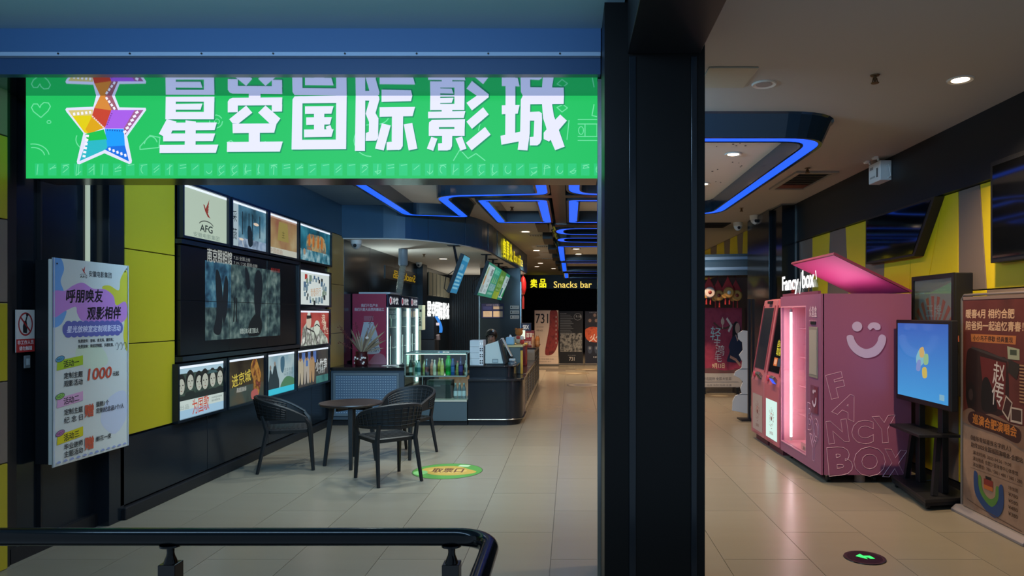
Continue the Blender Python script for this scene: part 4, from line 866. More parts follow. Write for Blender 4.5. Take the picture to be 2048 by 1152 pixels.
# cartons of cups
for k, (z0, z1) in enumerate(((.886, .985), (.986, 1.075), (1.076, 1.165), (1.166, 1.265))):
    t = thing('paper_carton', f'white carton at the counter end, {("lowest", "second from bottom", "third from bottom", "topmost")[k]} of its stack of four', 'carton', (-1.43, 10.82, z0), 'white cartons stacked on the counter')
    MB().box(-1.525, -1.385, 10.66, 10.98, z0, z1-.001, mat('#aab9c0', .6)).build('body', t, bev=.003); MB().box(-1.385, -1.32, 10.655, 10.985, z0, z1-.001, mat('#c3cdd2', .6)).build('end_band', t, bev=.003)
    a = Art((-1.38, 10.653, z1-.01), (.06, 0, 0), (0, 0, -(z1-z0-.02)), 30, 40, rough=.6); a.k += 1
    if k == 3:
        for x in (3, 18): a.rect(x, 8, x+9, 34, '#1e2428', True)
        a.k += 1
        for x in (4, 19): a.rect(x, 10, x+7, 32, '#eef2f2', True)
    else:
        for x in (3, 18):
            for y in (4, 22): a.rect(x, y, x+9, y+12, '#1e2428', True)
    a.build('label', t)
# sales terminals
t = thing('sales_terminal', 'white slanted sales terminal beside the white cartons', 'terminal', (-1.15, 10.75, .886))
MB().prism([(-1.30, .905), (-1.02, .905), (-1.10, 1.26), (-1.14, 1.24), (-1.30, 1.19)], 'y', 10.72, 11.05, mat('#a9bab9', .4)).build('housing', t, bev=.006)
MB().prism([(-1.02, .905), (-.985, .90), (-1.075, 1.275), (-1.10, 1.26)], 'y', 10.70, 11.07, BLKM).build('screen', t, bev=.004); MB().box(-1.28, -1.0, 10.75, 11.02, .886, .905, BLKM).build('foot', t)
a = Art((-1.19, 10.718, .975), (.09, 0, 0), (0, 0, -.06), 30, 20, rough=.3); a.rect(0, 0, 30, 20, '#5f7075'); a.rect(3, 3, 27, 17, '#8fa6ac'); a.build('badge', t)
t = thing('sales_terminal', 'thin white tilted screen on a dark stand, right of the larger terminal', 'terminal', (-.98, 11.1, .886))
MB().prism([(-.945, 1.0), (-.92, .99), (-1.065, 1.27), (-1.09, 1.28)], 'y', 11.09, 11.28, mat('#b9c0bc', .35)).build('screen_back', t, bev=.004); MB().tube([(-1.0, 11.17, 1.1), (-.97, 11.17, .9)], .02, BLKM, 8).build('arm', t, True); MB().lathe([(.07, .886), (.07, .895), (.02, .905)], (-.97, 11.17, 0), BLKM, 16).build('foot', t, True)
t = thing('scanner_cradle', 'grey domed scanner cradle on the raised counter top', 'scanner', (-.9, 10.95, .886)); MB().lathe([(.075, .886), (.07, .905), (.045, .93), (.01, .938)], (-.9, 10.95, 0), mat('#42525a', .3), 18).build('dome', t, True); MB().box(-.96, -.86, 11.0, 11.05, .93, .965, mat('#a8b2b2', .4)).build('head', t, bev=.006); MB().tube([(-.91, 11.02, .89), (-.91, 11.02, .94)], .012, BLKM, 6).build('stem', t)
t = thing('barcode_scanner', 'white gun-shaped scanner lying behind the tilted screen', 'scanner', (-1.15, 11.4, 1.16)); MB().tube([(-1.18, 11.4, 1.18), (-1.14, 11.4, 1.23), (-1.11, 11.4, 1.25)], [.014, .017, .022], WHT, 8).build('grip', t, True); MB().box(-1.12, -1.075, 11.37, 11.43, 1.235, 1.275, WHT).build('head', t, bev=.01)
# tissue pack, plush figures, cards and boxes on the far counter
t = thing('tissue_pack', 'light blue tissue pack on the cream cabinet top', 'tissues', (-.98, 11.6, 1.161)); MB().box(-1.05, -.91, 11.42, 11.6, 1.161, 1.29, mat('#7fb0c8', .5)).build('pack', t, bev=.02); MB().prism([(-1.0, 1.285), (-.95, 1.285), (-.965, 1.32), (-.985, 1.33)], 'y', 11.46, 11.5, WHT).build('tissue', t)
t = thing('plush_toy', 'orange brown plush figure behind the blue tissue pack', 'plush toy', (-.87, 11.8, 1.161))
for nm, c, z, r, m in (('body', (-.87, 11.8), 1.235, .075, '#d2c4a8'), ('head', (-.86, 11.8), 1.36, .065, '#a5652c')): MB().lathe([(r*math.sin(math.pi*i/8)+.001, z-r*math.cos(math.pi*i/8)) for i in range(9)], (*c, 0), mat(m, .9, bump=.4, nsc=60), 14).build(nm, t, True)
for s in (-1, 1): MB().lathe([(.022*math.sin(math.pi*i/6)+.001, -.022*math.cos(math.pi*i/6)) for i in range(7)], (-.86+s*.05, 11.8, 1.41), mat('#a5652c', .9), 8).build('ear', t, True)
MB().tube([(-.93, 11.77, 1.27), (-.95, 11.72, 1.22)], .022, mat('#d2c4a8', .9), 8).build('arm', t, True); MB().box(-.9, -.84, 11.7, 11.74, 1.25, 1.30, mat('#b3352c', .7)).build('scarf', t, bev=.01)
t = thing('plush_toy', 'small red and white plush figure right of the orange one', 'plush toy', (-.80, 11.7, 1.161))
for nm, z, r, m in (('body', 1.20, .04, '#b03830'), ('head', 1.265, .036, '#d8cfc0')): MB().lathe([(r*math.sin(math.pi*i/8)+.001, z-r*math.cos(math.pi*i/8)) for i in range(9)], (-.80, 11.7, 0), mat(m, .9), 12).build(nm, t, True)
def cbox(lb, x0, x1, y0, y1, z0, z1, col, tx=None, tc='#d8c8b8', nm='gift_box'):
    t = thing(nm, lb, 'box', ((x0+x1)/2, (y0+y1)/2, z0)); MB().box(x0, x1, y0, y1, z0, z1, mat(col, .5)).build('carton', t, bev=.005)
    MB().box(x0+.01, x1-.01, y0-.002, y0, z1-.012, z1-.006, mat('#2a2a2c', .5)).build('lid_line', t)
    if tx: a = Art((x0, y0-.003, z1), (x1-x0, 0, 0), (0, 0, z0-z1), 100, 60, rough=.5); a.text(tx, 20, 15, 32, tc, w=60, bold=.05); a.build('print', t)
cbox('deep red box with pale letters stacked on the far counter', -1.0, -.79, 15.4, 15.7, 1.12, 1.30, '#7d1f26', '百草', nm='gift_box'); cbox('wide dull red box under the deep red one on the far counter', -1.06, -.78, 15.35, 15.7, .951, 1.119, '#8d3530', '好礼'); cbox('dark blue box with white letters, topmost on the far counter', -1.08, -.86, 15.4, 15.7, 1.301, 1.47, '#14274a', 'SBX', '#d5dbe2')
t = thing('price_card', 'glowing white price card leaning by the red boxes', 'card', (-1.03, 15.3, 1.12)); MB().box(-1.07, -.98, 15.28, 15.3, 1.12, 1.32, E('#f2ffe8', .9)).build('card', t); MB().box(-1.08, -.97, 15.27, 15.33, 1.119, 1.125, BLKM).build('stand', t)
bottle(-.72-.0, 15.5, .951, .26, .05, '#a8703c', '#c8a88a', '#b98a5a', 'amber jar on the far counter corner beside the tall red-stained poster', 'big', group='amber jars on the far counter')
bottle(-.80+.0, 15.2, .951, .30, .035, '#b98a66', '#d0b8a0', '#a87850', 'slim pinkish bottle beside the amber jar on the far counter', 'slim', group='amber jars on the far counter')
# papers and vase with dried flowers on the grey counter
t = thing('leaflets', 'loose stack of white leaflets on the grey counter top', 'papers', (-2.72, 10.75, .873))
for i in range(3): MB().box(-.11, .11, -.075, .075, .8735+i*.003, .876+i*.003, WHT, M=Matrix.Translation((-2.76+i*.03, 10.72, 0)) @ Matrix.Rotation(.3*i, 4, 'Z')).build('sheet', t)
t = thing('card_reader', 'small black card reader at the end of the grey counter', 'card reader', (-2.55, 10.7, .873)); MB().box(-2.6, -2.51, 10.64, 10.75, .873, .893, BLKM).build('base', t, bev=.004); MB().box(-2.585, -2.52, 10.68, 10.74, .893, .9, mat('#31373c', .3)).build('pad', t)
vx, vy = -3.2, 10.75
t = thing('flower_vase', 'dark red vase of dried reeds and leaves on the grey counter', 'vase', (vx, vy, .873))
MB().lathe([(.09, .873), (.10, .89), (.10, 1.0), (.085, 1.06), (.09, 1.09), (.08, 1.09), (.075, 1.05)], (vx, vy, 0), mat('#3a1418', .25), 20).build('vase', t, True)
rs = random.Random(11)
for i in range(12):
    an = rs.uniform(0, 6.28); r0 = .1; m = mat(rs.choice(('#d9d4cc', '#c9b6b4')), .7); x = vx+math.cos(an)*r0*.99; y = vy-abs(math.sin(an))*r0; z = .9+rs.random()*.16
    MB().box(x-.012, x+.012, y-.014, y-.004, z-.012, z+.012, m).build('white_charm', t)
def leaf(p0, d, L, wd, m, nm):
    d = Vector(d).normalized(); sd = d.cross(Vector((0, -1, .2))).normalized(); vs = []; k = 7
    for i in range(k+1):
        u = i/k; c = Vector(p0)+d*L*u+Vector((0, 0, -.12*L*u*u)); wv = wd*math.sin(math.pi*min(.97, u*.9+.08)); vs += [c-sd*wv, c+Vector((0, -.006*(1-u), 0)), c+sd*wv]
    fs = []
    for i in range(k):
        for q in (0, 1): fs.append((i*3+q, i*3+q+1, (i+1)*3+q+1, (i+1)*3+q))
    MB().add(vs, fs, m).build(nm, t, True)
for dx, dz, L, w_ in ((-.35, .9, .42, .022), (-.15, 1, .46, .02), (.25, .95, .55, .03), (.5, .85, .58, .032), (.75, .7, .52, .03), (.9, .5, .44, .028), (.6, .55, .5, .03), (.35, .75, .6, .03), (-.5, .6, .34, .025), (.05, 1, .4, .024), (1, .3, .4, .022), (.8, .85, .45, .018)):
    leaf((vx+dx*.04, vy, 1.07), (dx*.8, rs.uniform(-.25, .15), dz), L*rs.uniform(.75, 1.05), w_*.62, mat(rs.choice(('#7a6d58', '#8d8270', '#6a5c4a', '#93896f')), .7), 'dried_leaf')
for dx, dz in [(rs.uniform(-.6, .9), rs.uniform(.4, 1)) for _ in range(9)]:
    leaf((vx+dx*.04, vy, 1.07), (dx, rs.uniform(-.3, .1), dz), rs.uniform(.25, .45), rs.uniform(.008, .014), mat(rs.choice(('#8a7a62', '#6f5d50', '#9a8c78')), .7), 'dried_leaf')
for dx, dz, L in ((-.75, 1, .55), (-.6, .75, .5), (.3, 1, .62), (-.2, 1, .5), (-.9, .5, .4)):
    st_ = MB(); sp = MB(); d = Vector((dx, rs.uniform(-.1, .1), dz)).normalized(); p0 = Vector((vx, vy, 1.05)); st_.tube([p0, p0+d*L], .003, mat('#5a3030', .7), 4)
    st_.build('red_stem', t)
    for k in range(22):
        c = p0+d*L*(.4+.6*k/22)+Vector((rs.uniform(-.03, .03), rs.uniform(-.03, .03), rs.uniform(-.02, .02))); sp.lathe([(.001, -.007), (.007, 0), (.001, .007)], c, mat('#7d2f33', .7), 5)
    stuff(sp.build('red_berries', t))
MB().lathe([(.001, -.03), (.026, -.01), (.026, .01), (.001, .03)], (vx+.1, vy-.06, 1.30), mat('#d8d4cc', .8), 10).build('white_bloom', t, True)
# ================================================================ BAR: fridges, screens, letters
def fridge(y0, y1, lb, side=None):
    t = thing('drinks_fridge', lb, 'fridge', (-3.3, (y0+y1)/2, 0), 'drinks fridges along the left wall')
    c = MB(); c.box(-3.59, -3.02, y0, y0+.03, .06, 2.0, mat('#8d9aa2', .4)); c.box(-3.59, -3.02, y1-.03, y1, .06, 2.0, mat('#8d9aa2', .4)); c.box(-3.59, -3.56, y0+.03, y1-.03, .06, 2.0, WHT); c.box(-3.59, -3.02, y0+.03, y1-.03, .06, .3, mat('#3a4148', .4)); c.box(-3.59, -3.02, y0+.03, y1-.03, 1.97, 2.0, mat('#6d7a84', .4)); c.box(-3.56, -3.05, y0+.05, y1-.05, 0, .06, BLKM)
    c.build('cabinet', t)
    MB().box(-3.05, -3.0, y0, y1, 1.78, 1.99, mat('#16284a', .35)).build('header', t, bev=.006)
    a = Art((-2.998, y0, 1.99), (0, y1-y0, 0), (0, 0, -.21), 80, 21, emit=.7); a.ell(16, 10, 8, 7, '#d8d8e8'); a.ell(15, 10, 5, 5, '#a03040'); a.text('冷饮', 28, 4, 12, '#e6ecf2', w=40, bold=.05); a.build('header_print', t)
    for y in (y0+.03, y1-.06): MB().box(-3.04, -3.005, y, y+.03, .34, 1.77, E('#e6fff8', 5, True)).build('lamp_strip', t)
    d = MB()
    for q in ((y0, y0+.028, .3, 1.78), (y1-.028, y1, .3, 1.78), (y0, y1, .3, .33)): d.box(-3.005, -2.99, *q, mat('#b9c2c4', .3, metal=.4))
    d.build('door_frame', t); MB().box(-3.0, -2.995, y0+.03, y1-.03, .33, 1.78, glass()).build('door_pane', t); MB().tube([(-2.97, y0+.06, .8), (-2.97, y0+.06, 1.3)], .012, STEEL, 8).build('door_handle', t, True)
    for k in range(4):
        z = .38+k*.35; MB().box(-3.55, -3.06, y0+.04, y1-.04, z, z+.012, WHT).build('shelf', t)
        g_ = MB()
        for q in range(6):
            y = y0+.1+q*(y1-y0-.2)/5; g_.lathe([(.03, z+.012), (.03, z+.15), (.012, z+.2), (.012, z+.23)], (-3.15, y, 0), mat(('#a9c4b4', '#c8b48a', '#8fb4c0', '#c07a6a')[(q+k) % 4], .3), 8)
        stuff(g_.build('drinks', t))
    return t
F1 = fridge(11.55, 12.35, 'drinks fridge whose red side panel shows a white bottle')
MB().box(-3.585, -3.03, 11.535, 11.549, .62, 2.0, mat('#9c2f45', .4)).build('side_panel', F1)
a = Art((-3.585, 11.534, 2.0), (.555, 0, 0), (0, 0, -1.3), 100, 234, rough=.4)
a.rect(0, 0, 100, 234, '#b23a56'); a.text('我们不生产水', 26, 30, 9, '#dcd3d6', w=50, bold=.04); a.text('我们只是大自然的搬运工', 6, 42, 9, '#dcd3d6', w=88, bold=.04)
a.rect(34, 66, 62, 80, '#b56a7a'); a.blob([(34, 84), (62, 84), (63, 88), (74, 120), (79, 150), (78, 176), (22, 176), (21, 150), (26, 120), (33, 88)], '#c8cdd2'); a.rect(22, 170, 78, 178, '#c8cdd2')
for x in (30, 46, 62, 74):
    for r_ in (4, 8): a.arc(x, 172, r_*1.3, r_*1.6, 180, 360, 1.2, '#3a4658', n=8)
a.text('茶', 46, 128, 14, '#3a3f48', w=12); a.text('山水', 42, 146, 10, '#3a3f48', w=20)
a.blob([(50, 200), (70, 178), (90, 180), (99.5, 196), (99.5, 234), (30, 234), (36, 212)], '#b9808e'); a.blob([(0, 215), (30, 205), (60, 210), (80, 222), (80, 234), (0, 234)], '#8d3a50')
a.build('side_print', F1)
fridge(12.4, 13.1, 'second drinks fridge, the one under the ribbed duct'); fridge(13.15, 13.85, 'third drinks fridge, farthest along the left wall')
MB().box(-3.5, -2.98, 11.6, 12.3, 2.0, 2.03, WHT).build('top_tray', F1)
t = thing('ventilation_duct', 'pale ribbed duct hose rising from the fridges to the bar ceiling', 'duct', (-2.95, 12.75, 2.0))
pth = []; rr = []
for i in range(45):
    u = i/44; pth.append((-3.12+.08*u, 12.75, 2.03+u*.53)); rr.append(.062 if i % 2 else .052)
MB().tube(pth, rr, mat('#a9a79a', .5), 12).build('hose', t); MB().lathe([(.07, 2.55), (.085, 2.57), (.085, 2.855)], (-3.04, 12.75, 0), mat('#8d9aa6', .35), 16).build('collar', t, True)
t = thing('lit_pillar_sign', 'narrow cream sign column with lit strip and dark lettering beside the fridges', 'sign', (-3.2, 14.3, 0))
MB().box(-3.55, -3.12, 14.1, 14.5, 0, 1.85, mat('#2a3a40', .4)).build('column', t); MB().box(-3.12, -2.98, 14.1, 14.4, 1.35, 1.85, mat('#c9c9a8', .5)).build('sign_board', t)
MB().box(-3.16, -3.10, 14.07, 14.1, .4, 1.72, E('#efffff', 4, True)).build('lamp_strip', t); MB().box(-3.09, -3.0, 14.07, 14.1, .4, 1.34, mat('#b9b98f', .5)).build('cream_strip', t)
a = Art((-3.12, 14.098, 1.85), (.14, 0, 0), (0, 0, -.5), 28, 100, rough=.5); a.rect(0, 18, 8, 28, '#20262a'); a.rect(18, 18, 26, 28, '#20262a'); a.text('品', 6, 48, 36, '#20262a', w=18, bold=.03); a.build('print', t)
# glowing white wall letters
t = thing('wall_lettering', 'glowing white raised Chinese lettering on the dark bar wall', 'sign', (-3.6, 19, 1.35))
a = Art((-3.595, 17.6, 2.02), (0, 3.3, 0), (0, 0, -.52), 330, 52, emit=1.8, sample0=True)
for i, c_ in enumerate('星空国际影城'): a.text(c_, 4+i*54, 3, 46, '#f4f8f6', w=48, bold=.06, same=i > 0)
a.build('letters', t)
b = Art((-3.6, 17.6, 2.02), (0, 3.3, 0), (0, 0, -.52), 330, 52, rough=.5)
t = thing('wall_lettering', 'unlit grey raised panel of letter shapes above the glowing ones', 'sign', (-3.6, 19, 2.2))
for k in range(6): MB().box(-3.6, -3.56, 17.7+k*.52, 18.12+k*.52, 2.15, 2.75, mat('#8f8f80', .6)).build('letter_block', t, bev=.02)
t = thing('lettering_reflection', 'painted reflection of yellow letters on the dark wall above the red fridge panel', 'sign', (-3.6, 12, 2.25))
MB().box(-3.6, -3.585, 13.6, 16.4, 2.36, 2.62, mat('#16181c', .3)).build('board', t)
a = Art((-3.58, 16.3, 2.58), (0, -2.6, 0), (0, 0, -.2), 260, 20, emit=.55); a.text('Snacks', 10, 2, 16, '#c9a21e', w=120, bold=.03); a.text('品', 170, 2, 16, '#c9a21e', w=40, bold=.03); a.build('letters', t)  # reversed glowing letters paint the reflection in the glossy wall
# bar equipment silhouettes: blue leaning panel and grinder
t = thing('drink_dispenser', 'dark drinks machine with a curved bright blue front under the glowing letters', 'machine', (-3.1, 15.6, 0))
MB().box(-3.4, -2.98, 15.4, 15.9, .0, 1.1, BLKM).build('stand', t); MB().box(-3.4, -3.0, 15.45, 15.85, 1.1, 1.62, mat('#10161e', .3)).build('body', t, bev=.02)
q = MB()
for i in range(8):
    u0, u1 = i/8, (i+1)/8; x0 = -2.99+.11*math.sin(u0*2.0); x1 = -2.99+.11*math.sin(u1*2.0); q.add([(x0, 15.44, 1.62-u0*.36), (x0+.07, 15.44, 1.62-u0*.36), (x1+.07, 15.44, 1.62-u1*.36), (x1, 15.44, 1.62-u1*.36)], [(0, 1, 2, 3)], E('#2a86e8', .7))
q.build('blue_front', t); MB().box(-2.95, -2.88, 15.43, 15.44, 1.42, 1.48, E('#e8d8e0', .7)).build('badge', t); MB().lathe([(.05, 1.1), (.05, 1.2), (.02, 1.22)], (-2.92, 15.5, 0), mat('#5a4a48', .4), 12).build('nozzle', t, True)
u_ = spot((-3.3, 12.9, 2.06), 5, (.85, 1, .98), 2.8, rad=.02); u_.rotation_euler = (math.pi, 0, 0)  # added upward spot above the fridges, brightening the bar ceiling
u_ = spot((-2.6, 19.5, 1.0), 12, (1, .98, .85), 2.6, rad=.02); u_.rotation_euler = (math.pi, 0, 0)  # second added uplight, for the bar ceiling at the back
downlight(-1.87, 16.9, 2.852, 'added downlight in the bar ceiling, hidden behind the menu screens', p=45, r=.1)  # extra lamp added to brighten the bar partition
# menu screens
def menu(lb, y0, y1, draw, dx=0):
    x_t, z_t, x_b, z_b = -1.53+dx, 2.67, -1.77+dx, 2.02
    t = thing('menu_screen', lb, 'screen', ((x_t+x_b)/2, (y0+y1)/2, 2.0), 'hanging menu screens over the bar')
    n = Vector((.94, 0, -.34)); M = MB()
    for d0, d1 in ((0, .06),):
        vs = [Vector((x, y, z))-n*d for d in (0, .06) for (x, z) in ((x_t, z_t), (x_b, z_b)) for y in (y0, y1)]
        M.add(vs, [(0, 1, 3, 2), (4, 6, 7, 5), (0, 2, 6, 4), (1, 5, 7, 3), (0, 4, 5, 1), (2, 3, 7, 6)], BLKM)
    M.build('casing', t)
    a = Art(Vector((x_t, y0+.015, z_t-.01))+n*.004, (0, y1-y0-.03, 0), (x_b-x_t, 0, z_b-z_t+.02), 100, 62, emit=.75, sample0=True); draw(a); a.build('picture', t)
    ym = (y0+y1)/2; MB().tube([(-1.68+dx, ym, 2.45), (-1.66+dx*1.4, ym, 2.86)], .022, BLKM, 8).build('pole', t, True); MB().box(-1.76+dx*1.4, -1.56+dx*1.4, ym-.09, ym+.09, 2.842, 2.854, BLKM).build('ceiling_plate', t)
    MB().tube([(-1.72+dx, y0+.1, 2.4), (-1.85+dx, y0+.1, 2.3), (-1.88+dx, y0+.1, 2.1), (-1.80+dx, y0+.1, 2.02)], .008, BLKM, 6).build('cable', t, True)
def m0(a): a.rect(0, 0, 100, 62, '#2d86b4'); a.rect(0, 0, 100, 8, '#5aa8c8'); a.text('影讯排片', 8, 14, 10, '#a8d4e4', w=50); a.k += 1; [a.rect(6, 28+i*6, 90-8*(i % 3), 31+i*6, '#7fc0d8', True) for i in range(5)]
def m1(a):
    a.rect(0, 0, 100, 62, '#2f8a72'); a.rect(3, 4, 97, 57, '#b4ccd0'); a.blob([(12, 10), (26, 8), (30, 20), (20, 26), (10, 20)], '#9fb08a'); a.blob([(10, 26), (26, 24), (28, 40), (14, 42)], '#b08a62'); a.rect(8, 42, 40, 55, NZ(('#3a4a50', '#a9b8ba', '#5f6f70'), 20))
    a.text('套餐', 62, 8, 14, '#1e2c30', w=26, bold=.04)
    for i in range(3): a.text('饮品', 56+6*(i % 2), 28+i*10, 6, '#33444a', w=16); a.text('¥5', 78, 28+i*10, 6, '#55666a')
def m2(a):
    a.rect(0, 0, 100, 62, '#2f8f78'); a.rect(0, 0, 100, 14, '#2a9c84'); a.text('爆米花饮', 12, 5, 9, '#7fd0b8', w=72); a.k += 1
    for i in range(3): a.poly([(14+i*28, 32), (22+i*28, 17), (32+i*28, 32)], '#7ab07a', True)
    a.rect(8, 34, 94, 48, NZ(('#2a6a70', '#7fb4b0', '#3d5a78'), 14)); a.text('热销推荐', 14, 51, 5, '#a9d8c4', w=70)
def m3(a):
    a.rect(0, 0, 100, 62, NZ(('#3f6b34', '#5a8a3c', '#7a9a3a'), 2)); a.text('鲜榨', 24, 10, 12, '#a9c88a', w=52, bold=.02); a.k += 1; [a.rect(18+i*24, 28, 34+i*24, 36, '#7fae6a', True) for i in range(3)]; a.text('清爽每一天', 16, 40, 4, '#a9c88a', w=70); a.rect(0, 46, 100, 62, NZ(('#6f9a34', '#a0a83a'), 4))
def m4(a):
    a.rect(0, 0, 100, 62, '#2a8a74'); a.rect(4, 6, 96, 57, '#b0c8c8'); a.text('会员', 50, 8, 12, '#1f2f44', w=30, bold=.04); a.text('买一送一', 30, 24, 6, '#2c3c48', w=46); a.rect(10, 34, 40, 54, '#2f6f6a'); a.poly([(60, 54), (92, 26), (94, 54)], '#2f9a58')
menu('separate blue menu screen hanging alone over the counter end', 11.75, 12.45, m0, -.25)
menu('green menu screen with white drink list, nearest of the joined row', 13.3, 14.5, m1); menu('teal green menu screen with cone pictures, second of the joined row', 14.5, 15.7, m2); menu('olive green menu screen, third of the joined row', 15.7, 16.9, m3); menu('white and green menu screen at the far end of the joined row', 16.9, 18.0, m4)
# box office letters on the curved fascia
t = thing('fascia_lettering', 'yellow glowing box office lettering on the curved dark fascia', 'sign', (-1.4, 16.5, 2.95))
f0 = Vector((-1.52, 14.0)); f1 = Vector((-1.25, 20.4)); dr = (f1-f0).normalized()
o = f0+dr*1.05+Vector((dr.y, -dr.x))*.03
a = Art((o.x, o.y, 3.33), (dr.x*4.0, dr.y*4.0, 0), (0, 0, -.45), 400, 45, emit=1.0)
for i, c_ in enumerate('售票处'): a.text(c_, 4+i*58, 2, 40, '#f2e21e', w=48, bold=.05, same=i > 0)
a.text('Box office', 196, 12, 26, '#f2d81e', w=196, bold=.018); a.build('letters', t)
t = thing('fascia_lettering', 'yellow glowing snack bar lettering on the far black fascia', 'sign', (-.4, 30.5, 2.9))
a = Art((-1.75, 30.58, 3.24), (2.8, 0, 0), (0, 0, -.42), 280, 42, emit=1.1)
a.text('卖', 3, 2, 37, '#f4ea22', w=28, bold=.06); a.text('品', 42, 2, 37, '#f4ea22', w=28, bold=.06); a.text('Snacks bar', 104, 12, 28, '#f6d66a', w=166, bold=.018); a.build('letters', t)
# red lantern tassel at the fascia tip
t = thing('hanging_lantern', 'long red lantern with tassel hanging at the fascia tip', 'lantern', (-1.3, 19.6, 2.0))
MB().lathe([(.01, 2.2), (.05, 2.24), (.085, 2.4), (.085, 2.55), (.05, 2.7), (.01, 2.74)], (-1.31, 19.6, 0), mat('#b02028', .5), 14).build('body', t, True); MB().tube([(-1.31, 19.6, 2.74), (-1.31, 19.6, 2.87)], .006, mat('#8d1c20', .6), 5).build('cord', t); MB().lathe([(.03, 1.82), (.032, 2.1), (.012, 2.2)], (-1.31, 19.6, 0), mat('#8d2028', .8), 10).build('tassel', t, True); MB().lathe([(.05, 2.24), (.055, 2.27), (.05, 2.3)], (-1.31, 19.6, 0), mat('#c9a24a', .4), 12).build('band', t, True)
# notices on the partition
t = thing('notice_board', 'dark blue notice board with four certificates on the bar partition', 'notice board', (-1.9, 17.88, 1.55)); MB().box(-2.26, -1.69, 17.88, 17.9, 1.57, 1.94, mat('#1c2558', .5)).build('board', t)
a = Art((-2.26, 17.878, 1.94), (.57, 0, 0), (0, 0, -.37), 57, 37, rough=.6); a.text('公示栏 公示信息', 12, 2, 3, '#a9b4d8', w=36)
for q in ((4, 7, 26, 16, '#2c3a7a'), (30, 7, 54, 14, '#a9a29a'), (4, 19, 27, 34, '#c9bfb0'), (30, 19, 54, 34, '#c9bda8')): a.rect(*q)
for i in range(3): a.text('证照', 8+i*1, 22+i*3, 1.4, '#8a7f70', w=12)
a.build('certificates', t)
for i, lb in enumerate(('highest', 'middle', 'lowest')):
    t = thing('wall_label', f'small white wall label on the bar partition, {lb} of three', 'label', (-1.4, 17.88, 1.88-i*.12), 'small white labels on the bar partition'); z = 1.89-i*.125; MB().box(-1.53, -1.3, 17.89, 17.9, z-.085, z, WHT).build('plate', t)
    a = Art((-1.53, 17.889, z), (.23, 0, 0), (0, 0, -.085), 23, 8.5, rough=.6); a.ell(3.5, 4.2, 2, 2, '#2a3034'); a.text(('安全出口', '收银台', '请排队')[i], 8, 2.4, 3.6, '#2a3034', w=13); a.build('print', t)
# far standing posters
def standee(name, lb, x0, x1, y, z0, z1, draw, tilt=0, feet=True):
    t = thing(name, lb, 'poster', ((x0+x1)/2, y, 0), 'roll-up posters before the far wall')
    dx = tilt; q = MB(); q.add([(x0, y, z0), (x1, y, z0), (x1+dx, y, z1), (x0+dx, y, z1), (x0, y+.01, z0), (x1, y+.01, z0), (x1+dx, y+.01, z1), (x0+dx, y+.01, z1)], [(0, 1, 2, 3), (5, 4, 7, 6), (0, 4, 5, 1), (3, 2, 6, 7), (0, 3, 7, 4), (1, 5, 6, 2)], mat('#8f8a84', .6)); q.build('sheet', t)
    a = Art((x0+dx, y-.003, z1), (x1-x0, 0, 0), (-dx, 0, z0-z1), 100, 100*(z1-z0)/(x1-x0), rough=.55, step=.0003); draw(a, a.h); a.build('print', t)
    MB().box(x0-.02, x1+.02, y-.12, y+.14, 0, max(z0, .03), mat('#5a5753', .4)).build('base', t, bev=.01); MB().tube([((x0+x1)/2, y+.03, z0), ((x0+x1)/2+dx, y+.03, z1)], .012, STEEL, 6).build('support_pole', t)
def f1_(a, h):
    a.rect(0, 0, 100, h, '#dcc8b4'); a.blob([(66, 2), (94, 2), (99, h*.3), (99, h*.6), (80, h*.8), (52, h*.84), (44, h*.78), (52, h*.55), (62, h*.3)], NZ2(('#6d2424', '#8d3430', '#4d1a1e'), 6)); a.text('731', 5, 14, 40, '#191415', w=52, bold=.02); a.text('生化魔窟', 8, h*.3, 4, '#5d4c44', w=30); a.text('9月18日', 8, h*.36, 7, '#3a2e2a', w=26, bold=.02)
    a.k += 1
    for i in range(7): a.rect(88, 24+i*18, 93, 32+i*18, '#a98a84', True)
    a.rect(0, h*.86, 100, h*.862, '#8d7a6a'); a.text('监制 导演 编剧 出品', 10, h*.9, 4, '#7d6c5e', w=70); a.text('联合出品 发行', 20, h*.95, 3, '#7d6c5e', w=50)
def NZ2(cols, sc): return mat(cols[0], .6, noise=tuple(cols), nsc=sc)
def f2_(a, h):
    a.rect(0, 0, 100, h, '#15171b'); a.rect(4, h*.42, 96, h*.78, NZ2(('#131518', '#4a4c4c', '#8d8d88', '#1c1e20'), 9)); a.k += 1
    for i in range(12): a.rect(4, 16+i*7, 48+6*(i % 3), 19+i*7, '#5f6468', True)
    a.text('历史真相', 4, 8, 5, '#8d9296', w=26); a.arc(78, 24, 16, 14, 0, 360, 1.5, '#8a8f92'); a.text('9.18', 70, 18, 9, '#b9bcbc', w=22); a.text('731', 42, h*.88, 16, '#b9b4ae', w=22, bold=.03); a.text('勿忘国耻', 36, h*.84, 4, '#7d7f82', w=34)
